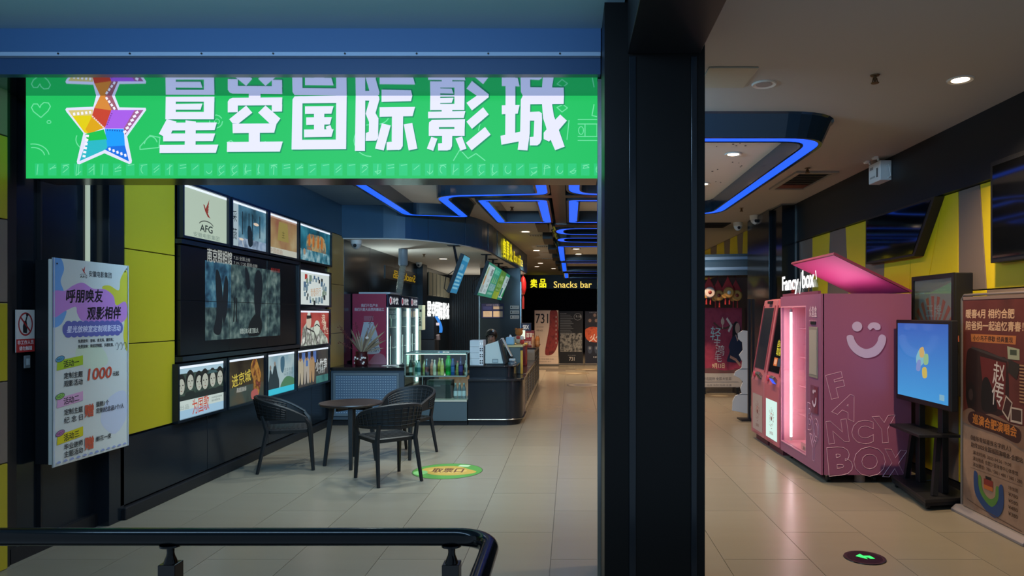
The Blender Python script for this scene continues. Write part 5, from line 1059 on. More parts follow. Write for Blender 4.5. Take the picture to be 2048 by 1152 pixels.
def f3_(a, h):
    a.rect(0, 0, 100, h, '#171c2c'); a.text('全国公映 热血上映', 16, 4, 4, '#8d92a0', w=66)
    for i, (x, y) in enumerate(((40, 18), (72, 18), (20, 40), (46, 40), (74, 40))): a.rect(x-11, y-9, x+11, y+9, '#2c2a30'); a.ell(x, y-1, 6, 7, '#8a746a')
    a.blob([(0, h*.36), (30, h*.3), (70, h*.33), (100, h*.3), (100, h*.56), (60, h*.6), (20, h*.58), (2, h*.5)], NZ2(('#b0402c', '#d0603a', '#7d2020'), 6)); a.text('火拼', 16, h*.44, 32, '#e8d4cc', w=70, bold=.03, sk=.2)
    for x in (20, 48, 76): a.blob([(x-9, h*.68), (x+9, h*.68), (x+6, h*.8), (x-6, h*.8)], '#3a4458'); a.ell(x, h*.71, 5, 6, '#7d828a')
    a.text('8.20 公映', 34, h*.86, 8, '#c0bfc4', w=34, bold=.02)
standee('rollup_poster', 'cream roll-up poster with red stain and large 731 before the far wall', -1.16, -.38, 22.9, .05, 1.80, f1_, .0)
standee('rollup_poster', 'black and grey roll-up poster in the middle of the far wall row', -.36, .43, 23.2, .05, 1.78, f2_)
standee('rollup_poster', 'dark blue roll-up poster with orange blaze at the end of the far row', .5, 1.3, 23.2, .05, 1.78, f3_)
# staff member seated behind the counter
PXX, PYY = -1.43, 12.9
p = thing('person', 'staff member with dark hair seated behind the counter, head bowed over the terminal', 'person', (PXX, PYY, 0))
me = bpy.data.meshes.new('body'); V = [(0, .05, .50), (0, .03, .70), (0, -.02, .92), (0, -.08, 1.06), (0, -.13, 1.13), (0, -.17, 1.22), (0, -.2, 1.30), (-.17, -.05, 1.02), (-.23, -.14, .82), (-.15, -.36, .90), (-.12, -.43, .91), (.17, -.05, 1.02), (.23, -.14, .82), (.15, -.36, .90), (.12, -.43, .91), (-.1, 0, .48), (-.12, -.4, .48), (-.12, -.38, .08), (-.12, -.5, .05), (.1, 0, .48), (.12, -.4, .48), (.12, -.38, .08), (.12, -.5, .05)]
Ed = [(0, 1), (1, 2), (2, 3), (3, 4), (4, 5), (5, 6), (3, 7), (7, 8), (8, 9), (9, 10), (3, 11), (11, 12), (12, 13), (13, 14), (0, 15), (15, 16), (16, 17), (17, 18), (0, 19), (19, 20), (20, 21), (21, 22)]
R_ = [.14, .13, .15, .12, .05, .085, .08, .06, .045, .035, .03, .06, .045, .035, .03, .09, .065, .045, .035, .09, .065, .045, .035]
me.from_pydata(V, Ed, []); bo = bpy.data.objects.new('body', me); COL.objects.link(bo); bo.parent = p
me.skin_vertices or me.attributes
sk_ = bo.modifiers.new('skin', 'SKIN')
if not me.skin_vertices: me.skin_vertices.new() if hasattr(me.skin_vertices, 'new') else None
for i, r in enumerate(R_): me.skin_vertices[0].data[i].radius = (r, r)
me.skin_vertices[0].data[0].use_root = True
sb_ = bo.modifiers.new('sub', 'SUBSURF'); sb_.levels = 1; sb_.render_levels = 2
SKIN = mat('#a9836c', .6); me.materials.append(SKIN)
hm = MB(); hv = []; hf = []
for i in range(9):
    th_ = math.pi*.72*i/8
    for k in range(15):
        a_ = math.radians(-35+250*k/14) if i > 5 else math.radians(-90+360*k/14)
        hv.append((PXX+.108*math.sin(th_)*math.cos(a_), PYY-.165+.118*math.sin(th_)*math.sin(a_), 1.285+.112*math.cos(th_)))
for i in range(8):
    for k in range(14): hf.append((i*15+k, i*15+k+1, (i+1)*15+k+1, (i+1)*15+k))
hm.add(hv, hf, mat('#14110f', .5)).build('hair', p, True)
MB().lathe([(.17, .60), (.165, .8), (.19, 1.0), (.14, 1.08), (.07, 1.12)], (PXX, PYY, 0), mat('#1c2026', .8), 18).build('jacket', p, True)
fx = MB()
for s in (-1, 1): fx.lathe([(.001, -.012), (.013, 0), (.001, .012)], (PXX+s*.035, PYY-.285, 1.26), BLKM, 8, axis='y')
stuff(fx.build('eyes', p)); MB().lathe([(.018, 1.2), (.014, 1.235), (.004, 1.25)], (PXX, PYY-.29, 0), SKIN, 8).build('nose', p, True); MB().box(-1.375, -1.325, PYY-.285, PYY-.275, 1.172, 1.182, mat('#7d4a44', .6)).build('mouth', p); MB().box(-1.40, -1.37, PYY-.27, PYY-.255, 1.345, 1.385, mat('#b9b9b4', .4)).build('hair_clip', p)
for s in (-1, 1):
    for k in range(5):
        MB().tube([(PXX+s*(.12-.02*k+.03), PYY-.43, .912), (PXX+s*(.12-.02*k+.03), PYY-.48+.01*abs(k-2), .916), (PXX+s*(.12-.02*k+.03), PYY-.51+.012*abs(k-2), .905)], [.009, .008, .006], SKIN, 6).build('finger', p, True)
t = thing('stool', 'round black stool under the seated staff member', 'stool', (PXX, PYY+.05, 0)); MB().lathe([(.17, .32), (.18, .335), (.17, .35)], (PXX, PYY+.05, 0), BLKM, 20).build('seat', t, True); MB().lathe([(.03, .02), (.03, .32)], (PXX, PYY+.05, 0), STEEL, 10).build('column', t, True); MB().lathe([(.18, 0), (.18, .015), (.03, .03)], (PXX, PYY+.05, 0), BLKM, 20).build('foot', t, True)
# ================================================================ RIGHT HALL
# pink vending machine
PK = mat('#8c516e', .35, name='pink_enamel'); PKD = mat('#743850', .4); PKL = mat('#d0708c', .4)
x0, x1, y0, y1, z0, z1 = 2.456, 3.34, 6.85, 8.165, .085, 1.86
vm = thing('vending_machine', 'large pink vending machine with winking smile and open raised lid', 'vending machine', (2.9, 7.5, 0))
sh = MB()
wy0, wy1, wz0, wz1 = 7.285, 8.13, .2, 1.735
sh.box(x0+.02, x1, y0, y0+.03, z0, z1, PK); sh.box(x0+.02, x1, y1-.03, y1, z0, z1, PK); sh.box(x1-.03, x1, y0+.03, y1-.03, z0, z1, PK); sh.box(x0+.02, x1-.03, y0+.03, y1-.03, z0, z0+.04, PKD)
sh.box(x0, x0+.03, y0, wy0, z0, z1, PK); sh.box(x0, x0+.03, wy1, y1, z0, z1, PK); sh.box(x0, x0+.03, wy0, wy1, z0, wz0, PK); sh.box(x0, x0+.03, wy0, wy1, wz1, z1, PK)
sh.build('cabinet', vm); MB().box(x0+.03, x1-.03, y0+.03, y1-.03, z1-.05, z1-.03, PKD).build('top_deck', vm)
ib = MB(); pin = mat('#e8a0b4', .4)
ib.box(x0+.55, x0+.56, wy0-.02, wy1+.02, wz0, wz1, pin); ib.box(x0+.03, x0+.55, wy1+.002, wy1+.012, wz0, wz1, pin); ib.box(x0+.03, x0+.55, wy0-.012, wy0-.002, wz0, wz1, pin); ib.box(x0+.03, x0+.55, wy0, wy1, wz0-.01, wz0, pin); ib.box(x0+.03, x0+.55, wy0, wy1, wz1, wz1+.01, pin)
ib.build('display_interior', vm)
MB().box(x0+.012, x0+.018, wy0, wy1, wz0, wz1, glass((1, .93, .95), .1)).build('glass_pane', vm)
gs = MB()
for q in ((wy0-.012, wy0, wz0-.012, wz1+.012), (wy1, wy1+.012, wz0-.012, wz1+.012), (wy0, wy1, wz0-.012, wz0), (wy0, wy1, wz1, wz1+.012)): gs.box(x0-.004, x0, *q, mat('#d890a4', .3))
gs.build('window_seal', vm)
for k in range(4): MB().box(x0+.2, x0+.55, wy0+.01, wy1-.01, .5+k*.33, .506+k*.33, mat('#d89aac', .3)).build('shelf', vm)
MB().lathe([(.012, .24), (.012, 1.70)], (x0+.07, 8.0, 0), E('#fff0f4', 16, True), 10).build('lamp_tube', vm)
for z in (.24, 1.70): MB().lathe([(.016, z-.02), (.016, z+.02)], (x0+.07, 8.0, 0), WHT, 10).build('lamp_socket', vm)
MB().box(x0+.06, x0+.4, 7.34, 7.56, .2, .235, mat('#e0b8c4', .3)).build('delivery_tray', vm); MB().box(x0+.05, x0+.06, 7.34, 7.6, .2, .27, glass()).build('tray_flap', vm)
# front column furniture
cp = MB(); cp.box(x0-.006, x0, 6.93, 7.18, 1.02, 1.53, mat('#8d8074', .3)); cp.build('side_display', vm, bev=.003); MB().box(x0-.009, x0-.006, 6.95, 7.16, 1.05, 1.5, mat('#a89a8c', .25)).build('display_glass', vm)
MB().box(x0-.008, x0, 6.99, 7.13, 1.555, 1.585, BLKM).build('small_readout', vm); MB().box(x0-.004, x0, 6.92, 7.14, .66, .94, PKD).build('recess_panel', vm); MB().box(x0-.006, x0-.003, 6.925, 7.02, .67, .93, mat('#74283e', .5)).build('recess_side', vm)
a = Art((x0-.0045, 7.285, z1), (0, -.435, 0), (0, 0, z0-z1), 43.5, 177.5, rough=.4)
a.text('众喜盒', 11, 12, 11, '#d6b4be', w=22, bold=.02); a.text('MYSTERY BOX', 11, 26, 2, '#c89aa8', w=22)
a.build('front_print', vm)
a = Art((x0-.0095, 7.14, .94), (0, -.22, 0), (0, 0, -.28), 22, 28, rough=.4); a.ell(10, 6, 2, 2, '#d8b8c4'); a.ell(15, 5, 1.6, 1.4, '#d8b8c4'); a.arc(12.5, 12, 5, 8, 0, 150, 2.4, '#d8b8c4'); a.build('small_smile', vm)
LN = mat('#e0b0c0', .4)
a = Art((x0-.002, 7.285, z1), (0, -.435, 0), (0, 0, z0-z1), 43.5, 177.5, rough=.4)
a.text('B', 5, 111, 28, LN, w=15, bold=.03, outline=.006); a.text('O', 22, 124, 24, LN, w=16, bold=.03, outline=.006); a.text('Y', 12, 142, 26, LN, w=22, bold=.03, outline=.006); a.build('front_outline_letters', vm)
# side face with smile and outline lettering
def fs(px, py): return ((px-CX)/FPX*y0, HC+(HY-py)/FPX*y0)
a = Art((x0+.02, y0-.002, z1), (x1-x0-.02, 0, 0), (0, 0, z0-z1), 100, 100*(z1-z0)/(x1-x0-.02), rough=.4)
def u(px, py): x, z = fs(px, py); return ((x-x0-.02)/(x1-x0-.02)*100, (z1-z)/(x1-x0-.02)*100)
SM = '#b9a4c0'; SMD = '#6a2c48'
for off, col in (((2, 2.2), SMD), ((0, 0), SM)):
    cx_, cy_ = u(1714+off[0], 653+off[1]); a.ell(cx_, cy_, 5.8, 5.6, col, 24)
    q = [(1735, 654), (1741, 646), (1752, 645), (1760, 650), (1760, 658), (1752, 660), (1746, 656), (1740, 660)]; a.blob([u(x+off[0], y+off[1]) for x, y in q], col)
    out = [(1693, 674), (1699, 670), (1706, 672), (1710, 682), (1718, 692), (1731, 698), (1745, 694), (1754, 684), (1757, 674), (1762, 669), (1769, 671), (1772, 678), (1768, 693), (1757, 708), (1742, 715), (1726, 715), (1709, 706), (1697, 691)]
    a.blob([u(x+off[0], y+off[1]) for x, y in out], col, 4)
a.build('smile_logo', vm); a = Art((x0+.02, y0-.002, z1), (x1-x0-.02, 0, 0), (0, 0, z0-z1), 100, 100*(z1-z0)/(x1-x0-.02), rough=.4)
for ch_, px_, py_, w_, h_, r_ in (('F', 1656, 746, 33, 50, -14), ('A', 1670, 788, 50, 48, 24), ('N', 1654, 840, 42, 46, -8), ('C', 1703, 840, 44, 48, 0), ('Y', 1745, 831, 48, 55, -4), ('B', 1655, 893, 50, 58, -5), ('O', 1707, 893, 64, 60, 0), ('X', 1766, 899, 48, 56, 4)):
    ux, uy = u(px_, py_); wx = w_/FPX*y0/(x1-x0-.02)*100; hy_ = h_/FPX*y0/(x1-x0-.02)*100; a.text(ch_, ux, uy, hy_, LN, w=wx, bold=.055, rot=r_, outline=.007)
a.build('outline_letters', vm)
# lid
th = math.asin(.44); lw = .85; L0 = Vector((x1, 0, z1+.01)); dv = Vector((-math.cos(th), 0, math.sin(th))); nv = Vector((math.sin(th), 0, math.cos(th)))
lid = MB(); c_ = [L0+dv*s+nv*t_ for t_ in (0, .022) for s in (0, lw)]
vs = [Vector((c.x, y, c.z)) for y in (y0, y1) for c in c_]; lid.add(vs, [(0, 1, 3, 2), (4, 6, 7, 5), (0, 4, 5, 1), (2, 3, 7, 6), (1, 5, 7, 3), (0, 2, 6, 4)], mat('#7d2c46', .4)); lid.build('lid', vm)
li = MB(); c_ = [L0+dv*s-nv*.003 for s in (.02, lw-.015)]; li.add([(c_[0].x, y0+.015, c_[0].z), (c_[1].x, y0+.015, c_[1].z), (c_[1].x, y1-.015, c_[1].z), (c_[0].x, y1-.015, c_[0].z)], [(0, 1, 2, 3)], mat('#e0569a', .45)); li.build('lid_lining', vm)
for y in (y1-.06,): MB().tube([(x0+.3, y, z1), L0+dv*.62+Vector((0, y, 0))], .006, mat('#b08a4a', .3, metal=.8), 6).build('lid_strut', vm)
area((x0+.35, 7.5, z1+.012), (math.pi, 0, 0), .5, 1.1, 2.2, (1, .6, .78))
# glowing letters on the top front edge
MB().box(x0+.005, x0+.035, 6.95, 8.1, z1, z1+.03, PKD).build('letter_rail', vm); MB().box(x0+.012, x0+.02, 6.98, 8.1, z1+.03, z1+.15, glass()).build('letter_backing', vm)
for dxx, es, ml, nm in ((-.012, 1.25, '#ffffff', 'letters'),):
    a = Art((x0+.012+dxx, 8.12, z1+.27), (0, -1.17, 0), (0, 0, -.26), 117, 26, emit=es, sample0=True)
    a.text('Fancy', 2, 4, 21, E(ml, es, True), w=58, bold=.02, ext=.008); a.text('box', 72, 1, 19, E(ml, es, True), w=36, bold=.02, ext=.008); a.stroke([(64, 25), (69, 3)], 1.6, ml); a.stroke([(112, 4), (114.5, 12)], 1.8, ml); a.build(nm, vm)
for x, y in ((x0+.1, y0+.09), (x0+.55, y0+.09), (x1-.1, y0+.09), (x0+.1, y1-.09), (x1-.1, y1-.09)):
    k = MB(); k.lathe([(.034, -.015), (.036, 0), (.034, .015)], (x, y, .036), BLKM, 16, axis='x'); c = k.build('caster', vm, True); MB().box(x-.02, x+.02, y-.02, y+.02, .055, .088, STEEL).build('caster_fork', c)
MB().lathe([(.05, 0), (.05, .085)], (x0+.42, y0+.1, 0), mat('#8d7a72', .4), 16).build('levelling_foot', vm, True)
# kiosks
def kiosk(lb, ya, yb, lit):
    PKK = mat('#b05a66', .4) if lit else mat('#a8626a', .4); t = thing('ticket_kiosk', lb, 'kiosk', (2.8, (ya+yb)/2, 0), 'pink ticket kiosks beside the vending machine')
    f = [(2.44, .09), (2.44, .80), (2.47, .93), (2.62, 1.84), (2.72, 1.86), (3.2, 1.86), (3.2, .09)]
    MB().prism([(x, z) for x, z in f], 'y', ya+.004, yb-.004, PKK).build('body', t, bev=.012); MB().box(2.5, 3.15, ya+.04, yb-.04, 0, .09, mat('#5a2430', .5)).build('plinth', t)
    s0 = Vector((2.475, 0, .955)); s1_ = Vector((2.605, 0, 1.74)); n = (s1_-s0).normalized(); nn = Vector((-n.z, 0, n.x))
    a = Art(s1_+Vector((0, yb-.07, 0))+nn*.006, (0, -(yb-ya-.14), 0), s0-s1_, 50, 80, rough=.12, step=.0003)
    a.rect(0, 0, 50, 80, '#0e1118' if lit else '#2a2e38')
    a.build('screen', t)
    if lit:
        b = Art(s1_+Vector((0, yb-.07, 0))+nn*.010, (0, -(yb-ya-.14), 0), s0-s1_, 50, 80, emit=.8); b.text('自助', 24, 40, 9, '#d8c83a', w=20, bold=.03); b.text('取票', 24, 50, 9, '#d8c83a', w=20, bold=.03); b.rect(20, 62, 34, 72, '#d8703a'); b.rect(23, 64, 26, 70, '#f0c8a8'); b.rect(28, 64, 31, 70, '#f0c8a8'); b.rect(36, 62, 48, 72, '#2a3a4a'); b.build('screen_picture', t)
    for c0, c1, w0, w1 in ((0, 1, ya+.045, ya+.07), (0, 1, yb-.07, yb-.045)):
        p0 = s0-n*.03; p1 = s1_+n*.03; fr = MB(); fr.add([p0+Vector((0, w0, 0)), p1+Vector((0, w0, 0)), p1+Vector((0, w1, 0)), p0+Vector((0, w1, 0))]+[p0+nn*.014+Vector((0, w0, 0)), p1+nn*.014+Vector((0, w0, 0)), p1+nn*.014+Vector((0, w1, 0)), p0+nn*.014+Vector((0, w1, 0))], [(4, 5, 6, 7), (0, 1, 5, 4), (3, 7, 6, 2), (0, 4, 7, 3), (1, 2, 6, 5)], mat('#93464f', .4)); fr.build('screen_frame', t)
    MB().box(2.58, 2.66, ya+.2, ya+.34, 1.795, 1.83, BLKM if not lit else mat('#5d3038', .4)).build('camera_bar', t, bev=.005)
    yb_ = (ya+yb)/2
    M = Matrix.Translation((2.44, ya+.2, .87)) @ Matrix.Rotation(math.radians(-35), 4, 'Y')
    MB().box(-.02, .02, -.08, .08, -.05, .05, STEEL, M=M).build('reader_frame', t, bev=.006); MB().box(-.024, -.018, -.06, .06, -.035, .035, E('#2a4cff', 1.5, True) if lit else mat('#23262c', .3), M=M).build('reader', t)
    MB().lathe([(.035, -.01), (.035, .004)], (2.44, yb-.16, .87), mat('#c0405a', .4), 14, axis='x').build('ticket_slot', t, True)
    a = Art((2.438, yb-.09, .62), (0, -(yb-ya-.16), 0), (0, 0, -.47), 46, 47, emit=.95 if lit else 0, rough=.4, sample0=True); a.rect(0, 0, 46, 47, '#cfeee6' if lit else '#a99590'); rs3 = random.Random(4); a.k += 1; cA = '#7d4a44'
    for i in range(90):
        an = rs3.uniform(0, 6.283); r = rs3.uniform(.55, 1.0); a.ell(23+11*r*math.cos(an), 22+13*r*math.sin(an), .55, .55, cA, 5, same=True)
    a.arc(23, 20, 3.5, 4, 0, 360, 1, '#b0402c'); a.rect(21, 20, 25, 25, '#5a3a3a'); a.text('会员码', 16, 38, 4, '#7d4a44', w=14, bold=.02); a.build('lit_panel' if lit else 'panel', t)
    a = Art((2.438, yb-.06, .13), (0, -(yb-ya-.12), 0), (0, 0, -.03), 46, 3, rough=.4); a.text('自助取票机', 8, .5, 2, '#7d3a44', w=24); a.build('print', t)
kiosk('pink ticket kiosk with glowing lower panel, touching the vending machine', 8.175, 8.80, True); kiosk('pink ticket kiosk with unlit lower panel, far side of its lit twin', 8.81, 9.43, False)
# display on stand
ts = thing('display_stand', 'black display screen on a wheeled stand before the vending machine', 'display', (3.2, 6.3, 0))
b0 = [(3.1, 6.76), (2.98, 5.87), (3.43, 5.97), (3.5, 6.82)]
MB().prism(b0, 'z', .07, .10, BLKM).build('base_plate', ts, bev=.006); MB().prism([(p[0]*.97+3.2*.03, p[1]*.97+6.3*.03) for p in b0], 'z', .04, .07, BLKR).build('base_rim', ts)
for x, y in ((3.13, 6.7), (3.04, 5.95), (3.38, 6.02), (3.44, 6.74)): MB().lathe([(.02, -.012), (.021, 0), (.02, .012)], (x, y, .021), BLKM, 12, axis='x').build('caster', ts, True)
for y in (6.12, 6.52): MB().box(3.235, 3.29, y-.04, y+.04, .10, 1.45, BLKM).build('upright', ts, bev=.004)
MB().tube([(3.12, 6.0, .10), (3.22, 6.12, .62)], .03, BLKM, 4, sq=True).build('strut', ts); MB().tube([(3.2, 6.66, .10), (3.22, 6.55, .62)], .03, BLKM, 4, sq=True).build('strut', ts)
MB().prism([(3.02, 6.62), (2.98, 5.98), (3.34, 5.98), (3.34, 6.62)], 'z', .60, .625, BLKM).build('shelf', ts, bev=.004)
MB().box(3.155, 3.215, 5.795, 6.775, .845, 1.605, BLKM).build('screen_body', ts, bev=.008)
a = Art((3.1535, 6.735, 1.572), (0, -.90, 0), (0, 0, -.68), 90, 68, emit=.85, sample0=True)
m_ = bpy.data.materials.new('blue_screen'); m_.use_nodes = True; nt = m_.node_tree; bs = nt.nodes['Principled BSDF']; tc = nt.nodes.new('ShaderNodeTexCoord'); sp_ = nt.nodes.new('ShaderNodeSeparateXYZ'); rp = nt.nodes.new('ShaderNodeValToRGB')
rp.color_ramp.elements[0].position = .9; rp.color_ramp.elements[0].color = (*lin('#3d97d6'), 1); rp.color_ramp.elements[1].position = 1.55/1.6; rp.color_ramp.elements[1].color = (*lin('#2e5fb4'), 1)
mpv = nt.nodes.new('ShaderNodeMapRange'); mpv.inputs[1].default_value = .9; mpv.inputs[2].default_value = 1.57; rp.color_ramp.elements[0].position = 0; rp.color_ramp.elements[1].position = 1
nt.links.new(tc.outputs['Object'], sp_.inputs[0]); nt.links.new(sp_.outputs[2], mpv.inputs[0]); nt.links.new(mpv.outputs[0], rp.inputs[0]); nt.links.new(rp.outputs[0], bs.inputs['Emission Color']); bs.inputs['Emission Strength'].default_value = .95; bs.inputs['Base Color'].default_value = (.01, .01, .02, 1); bs.inputs['Roughness'].default_value = .12
a.rect(0, 0, 90, 68, m_); q = [(38, 27), (52, 24), (54, 30), (60, 32), (58, 42), (52, 50), (44, 48), (38, 40)]
a.blob([(36, 30), (44, 22), (52, 26), (48, 36), (38, 38)], '#7fb8c8'); a.blob([(42, 23), (49, 21), (50, 29), (43, 30)], '#c9a86a'); a.blob([(50, 28), (57, 27), (57, 35), (50, 36)], '#8fb88a'); a.blob([(47, 40), (54, 39), (55, 47), (48, 48)], '#c9b45a'); a.blob([(38, 34), (44, 33), (43, 42), (36, 42)], '#7d8fc8')
a.rect(76, 60, 84, 65, '#7fb0c8'); a.build('screen_picture', ts)
MB().tube([(3.3, 6.3, 1.2), (3.33, 6.25, .7), (3.38, 6.4, .3), (3.40, 6.45, .14), (3.3, 6.5, .11)], .006, BLKM, 6).build('power_cable', ts, True)
# framed lit poster on the wall
t = thing('wall_lightbox', 'black framed glossy poster box with ray pattern behind the display', 'poster', (3.5, 6.6, .95))
MB().box(3.44, 3.6, 6.25, 7.02, .92, 2.03, BLKM).build('case', t, bev=.008)
a = Art((3.4385, 6.98, 1.99), (0, -.69, 0), (0, 0, -1.03), 69, 103, rough=.18)
a.rect(0, 0, 69, 103, '#8f918c'); a.k += 1
for i in range(13):
    an0 = math.pi*(i+.1)/13; an1 = math.pi*(i+.6)/13; cx_, cy_ = 36, 62; a.poly([(cx_, cy_), (cx_-44*math.cos(an0), cy_-46*math.sin(an0)), (cx_-44*math.cos(an1), cy_-46*math.sin(an1))], '#b0624c', True)
for p_ in ([(14, 62), (16, 48), (26, 42), (34, 50), (33, 74), (20, 78)], [(40, 56), (46, 46), (56, 46), (62, 58), (60, 78), (46, 80)]): a.blob(p_, '#2a2422'); a.blob([(x*.7+.3*(24 if p_[0][0] < 30 else 51), y*.7+.3*62) for x, y in p_], '#7d5c44')
a.text('王牌', 22, 24, 12, '#a9a9a4', w=28); a.rect(0, 80, 69, 103, '#4d5256'); a.blob([(46, 80), (54, 78), (58, 92), (54, 101), (44, 100)], '#a4a8ac'); a.rect(46, 94, 58, 101, '#b9bcbc'); a.poly([(0, 14), (12, 8), (20, 2), (0, 2)], '#8a8f90'); a.build('print', t)
MB().box(3.433, 3.4345, 6.29, 6.98, .96, 1.99, glass()).build('cover_glass', t)
fr = MB()
for q in ((6.25, 6.29, .92, 2.03), (6.98, 7.02, .92, 2.03), (6.29, 6.98, .92, .96), (6.29, 6.98, 1.99, 2.03)): fr.box(3.425, 3.44, *q, BLKM)
fr.build('frame', t)
# brown roll-up banner at the right edge
BX = 3.29; ru = thing('rollup_banner', 'brown roll-up concert banner with silver foot at the right edge', 'banner', (BX, 5.45, 0))
MB().box(BX-.003, BX+.003, 5.05, 5.85, .06, 1.785, mat('#8d7464', .6)).build('sheet', ru)
MB().prism([(BX-.07, 0), (BX+.09, 0), (BX+.09, .03), (BX+.05, .055), (BX-.03, .055), (BX-.07, .02)], 'y', 4.98, 5.92, mat('#8f8a8c', .35, metal=.3)).build('base', ru, bev=.004)
MB().tube([(BX+.012, 5.9, .05), (BX+.012, 5.895, 1.78), (BX+.012, 5.86, 1.815), (BX+.012, 5.0, 1.815)], .011, mat('#8a8482', .3, metal=.6), 8).build('pole_frame', ru, True); MB().box(BX-.006, BX+.008, 5.05, 5.85, 1.775, 1.80, mat('#7d6a62', .4)).build('top_rail', ru)
a = Art((BX-.004, 5.85, 1.785), (0, -.80, 0), (0, 0, -1.725), 100, 215, rough=.55)
a.rect(0, 0, 100, 215, NZ2(('#8a6c58', '#9a7c66', '#7d604e'), 4)); a.rect(0, 0, 100, 118, NZ2(('#54231f', '#5f2a25', '#47201c'), 3))
a.text('暖春4月 相约合肥', 5, 11, 9, '#c9a684', w=79, bold=.05, sk=.05); a.text('陪爸妈一起追忆青春！', 5, 23, 9, '#c9a684', w=92, bold=.05, sk=.05)
a.poly([(14, 36), (87, 36), (86, 44), (15, 44)], '#b06a38'); a.text('小小鸟不停歇 经典重现', 18, 37.5, 5.2, '#2a1512', w=64, bold=.04)
a.blob([(6, 60), (20, 50), (60, 56), (74, 62), (72, 108), (30, 114), (8, 110)], '#2a1614'); a.poly([(30, 58), (72, 62), (70, 108), (38, 104)], '#5f1f1e'); a.stroke([(16, 50), (78, 60)], 2.4, '#3a3230'); a.ell(14, 98, 9, 13, '#211614'); a.ell(14, 98, 4, 6, '#3d2c28')
a.blob([(34, 84), (42, 78), (50, 88), (58, 108), (34, 110)], '#120c0c'); a.text('赵', 52, 62, 22, '#c9c0b8', w=18, bold=.01, rot=6); a.text('传', 50, 82, 22, '#c9c0b8', w=18, bold=.01, rot=6); a.text('巡演', 68, 92, 6, '#a9584a', w=5)
a.poly([(74, 46), (92, 48), (92, 58), (75, 58)], '#9aa084'); a.rect(78, 49, 88, 54, '#3f4a3a'); a.poly([(76, 58), (93, 62), (88, 76), (75, 70)], '#29241f'); a.poly([(66, 108), (72, 92), (82, 98), (76, 116)], '#b9a898'); a.poly([(67.5, 107), (72.5, 94), (80.5, 98.6), (75, 113)], '#3a1f1e'); a.rect(79, 102, 96, 116, '#b9a898'); a.rect(80.5, 103.5, 94.5, 114, '#3f2c28'); a.k += 1
for i in range(12): a.rect(92, 62+i*3, 99.5, 63.4+i*3, '#a07a58', True)
a.blob([(0, 118), (14, 112), (30, 116), (50, 113), (72, 116), (86, 120), (99.5, 118), (99.5, 138), (70, 132), (30, 130), (0, 128)], '#7a5c4a'); a.blob([(12, 117), (30, 114), (60, 117), (92, 121), (90, 134), (60, 131), (14, 128)], '#3a1d18'); a.text('巡演合肥演唱会', 18, 118, 10, '#c0742c', w=70, bold=.05, rot=2)
TD = '#2a1c18'; a.text('《给所有知道我名字的人》', 14, 139, 5, TD, w=66, bold=.02); a.text('赵传2025全国巡回演唱会-合肥站', 15, 146, 5, TD, w=82, bold=.03); a.text('演出时间: 2025.04.26 19:00', 18, 154, 4, TD, w=62, bold=.015); a.text('演出地点: 合肥少荃体育中心体育馆', 18, 160, 4, TD, w=72, bold=.015); a.text('演出票价: 780 / 580 / 480 / 380 / 280', 18, 166, 4, TD, w=78, bold=.015); a.rect(14, 172, 96, 172.5, '#6d5444')
a.blob([(20, 176), (26, 176), (29, 190), (44, 200), (58, 198), (62, 180), (68, 180), (68, 200), (56, 212), (38, 208), (22, 196)], '#24406d'); a.blob([(28, 178), (32, 178), (35, 190), (46, 196), (55, 192), (57, 182), (61, 182), (60, 194), (50, 203), (36, 198), (29, 190)], '#4f7a34'); a.rect(37, 178, 52, 184, '#7d2c24'); a.rect(37, 184, 52, 188, '#b0602c'); a.rect(40, 175, 49, 178, '#1a1614')
a.k += 1
for i, q in enumerate(('场馆图', '¥780', '¥580', '¥480', '¥380')): a.text(q, 76, 176+i*6, 3.4, TD, w=14, bold=.01, same=True)
a.stroke([(8, 206), (30, 209), (60, 211), (96, 213)], .8, '#5d4436'); a.build('print', ru)
# dark sloped-end boxes high on the right wall
t = thing('wall_box', 'glossy black trapezoid wall box above the pink lid', 'wall box', (3.52, 7.5, 2.25)); pts = [(8.29, 2.79), (8.29, 2.25), (7.12, 2.25), (6.72, 2.79)]
MB().prism(pts, 'x', 3.50, 3.6, mat('#2a211d', .5)).build('body', t, bev=.004); MB().prism([(8.25, 2.765), (8.25, 2.275), (7.15, 2.275), (6.79, 2.765)], 'x', 3.494, 3.50, mat('#07080b', .06, spec=.9)).build('glossy_face', t)
t = thing('wall_screen', 'large dark wall screen high at the right edge', 'screen', (3.52, 5.2, 2.08)); MB().box(3.5, 3.6, 4.4, 5.83, 2.08, 2.92, BLKM).build('case', t, bev=.006); MB().box(3.494, 3.5, 4.44, 5.79, 2.12, 2.88, mat('#07080b', .06, spec=.9)).build('glass_face', t)
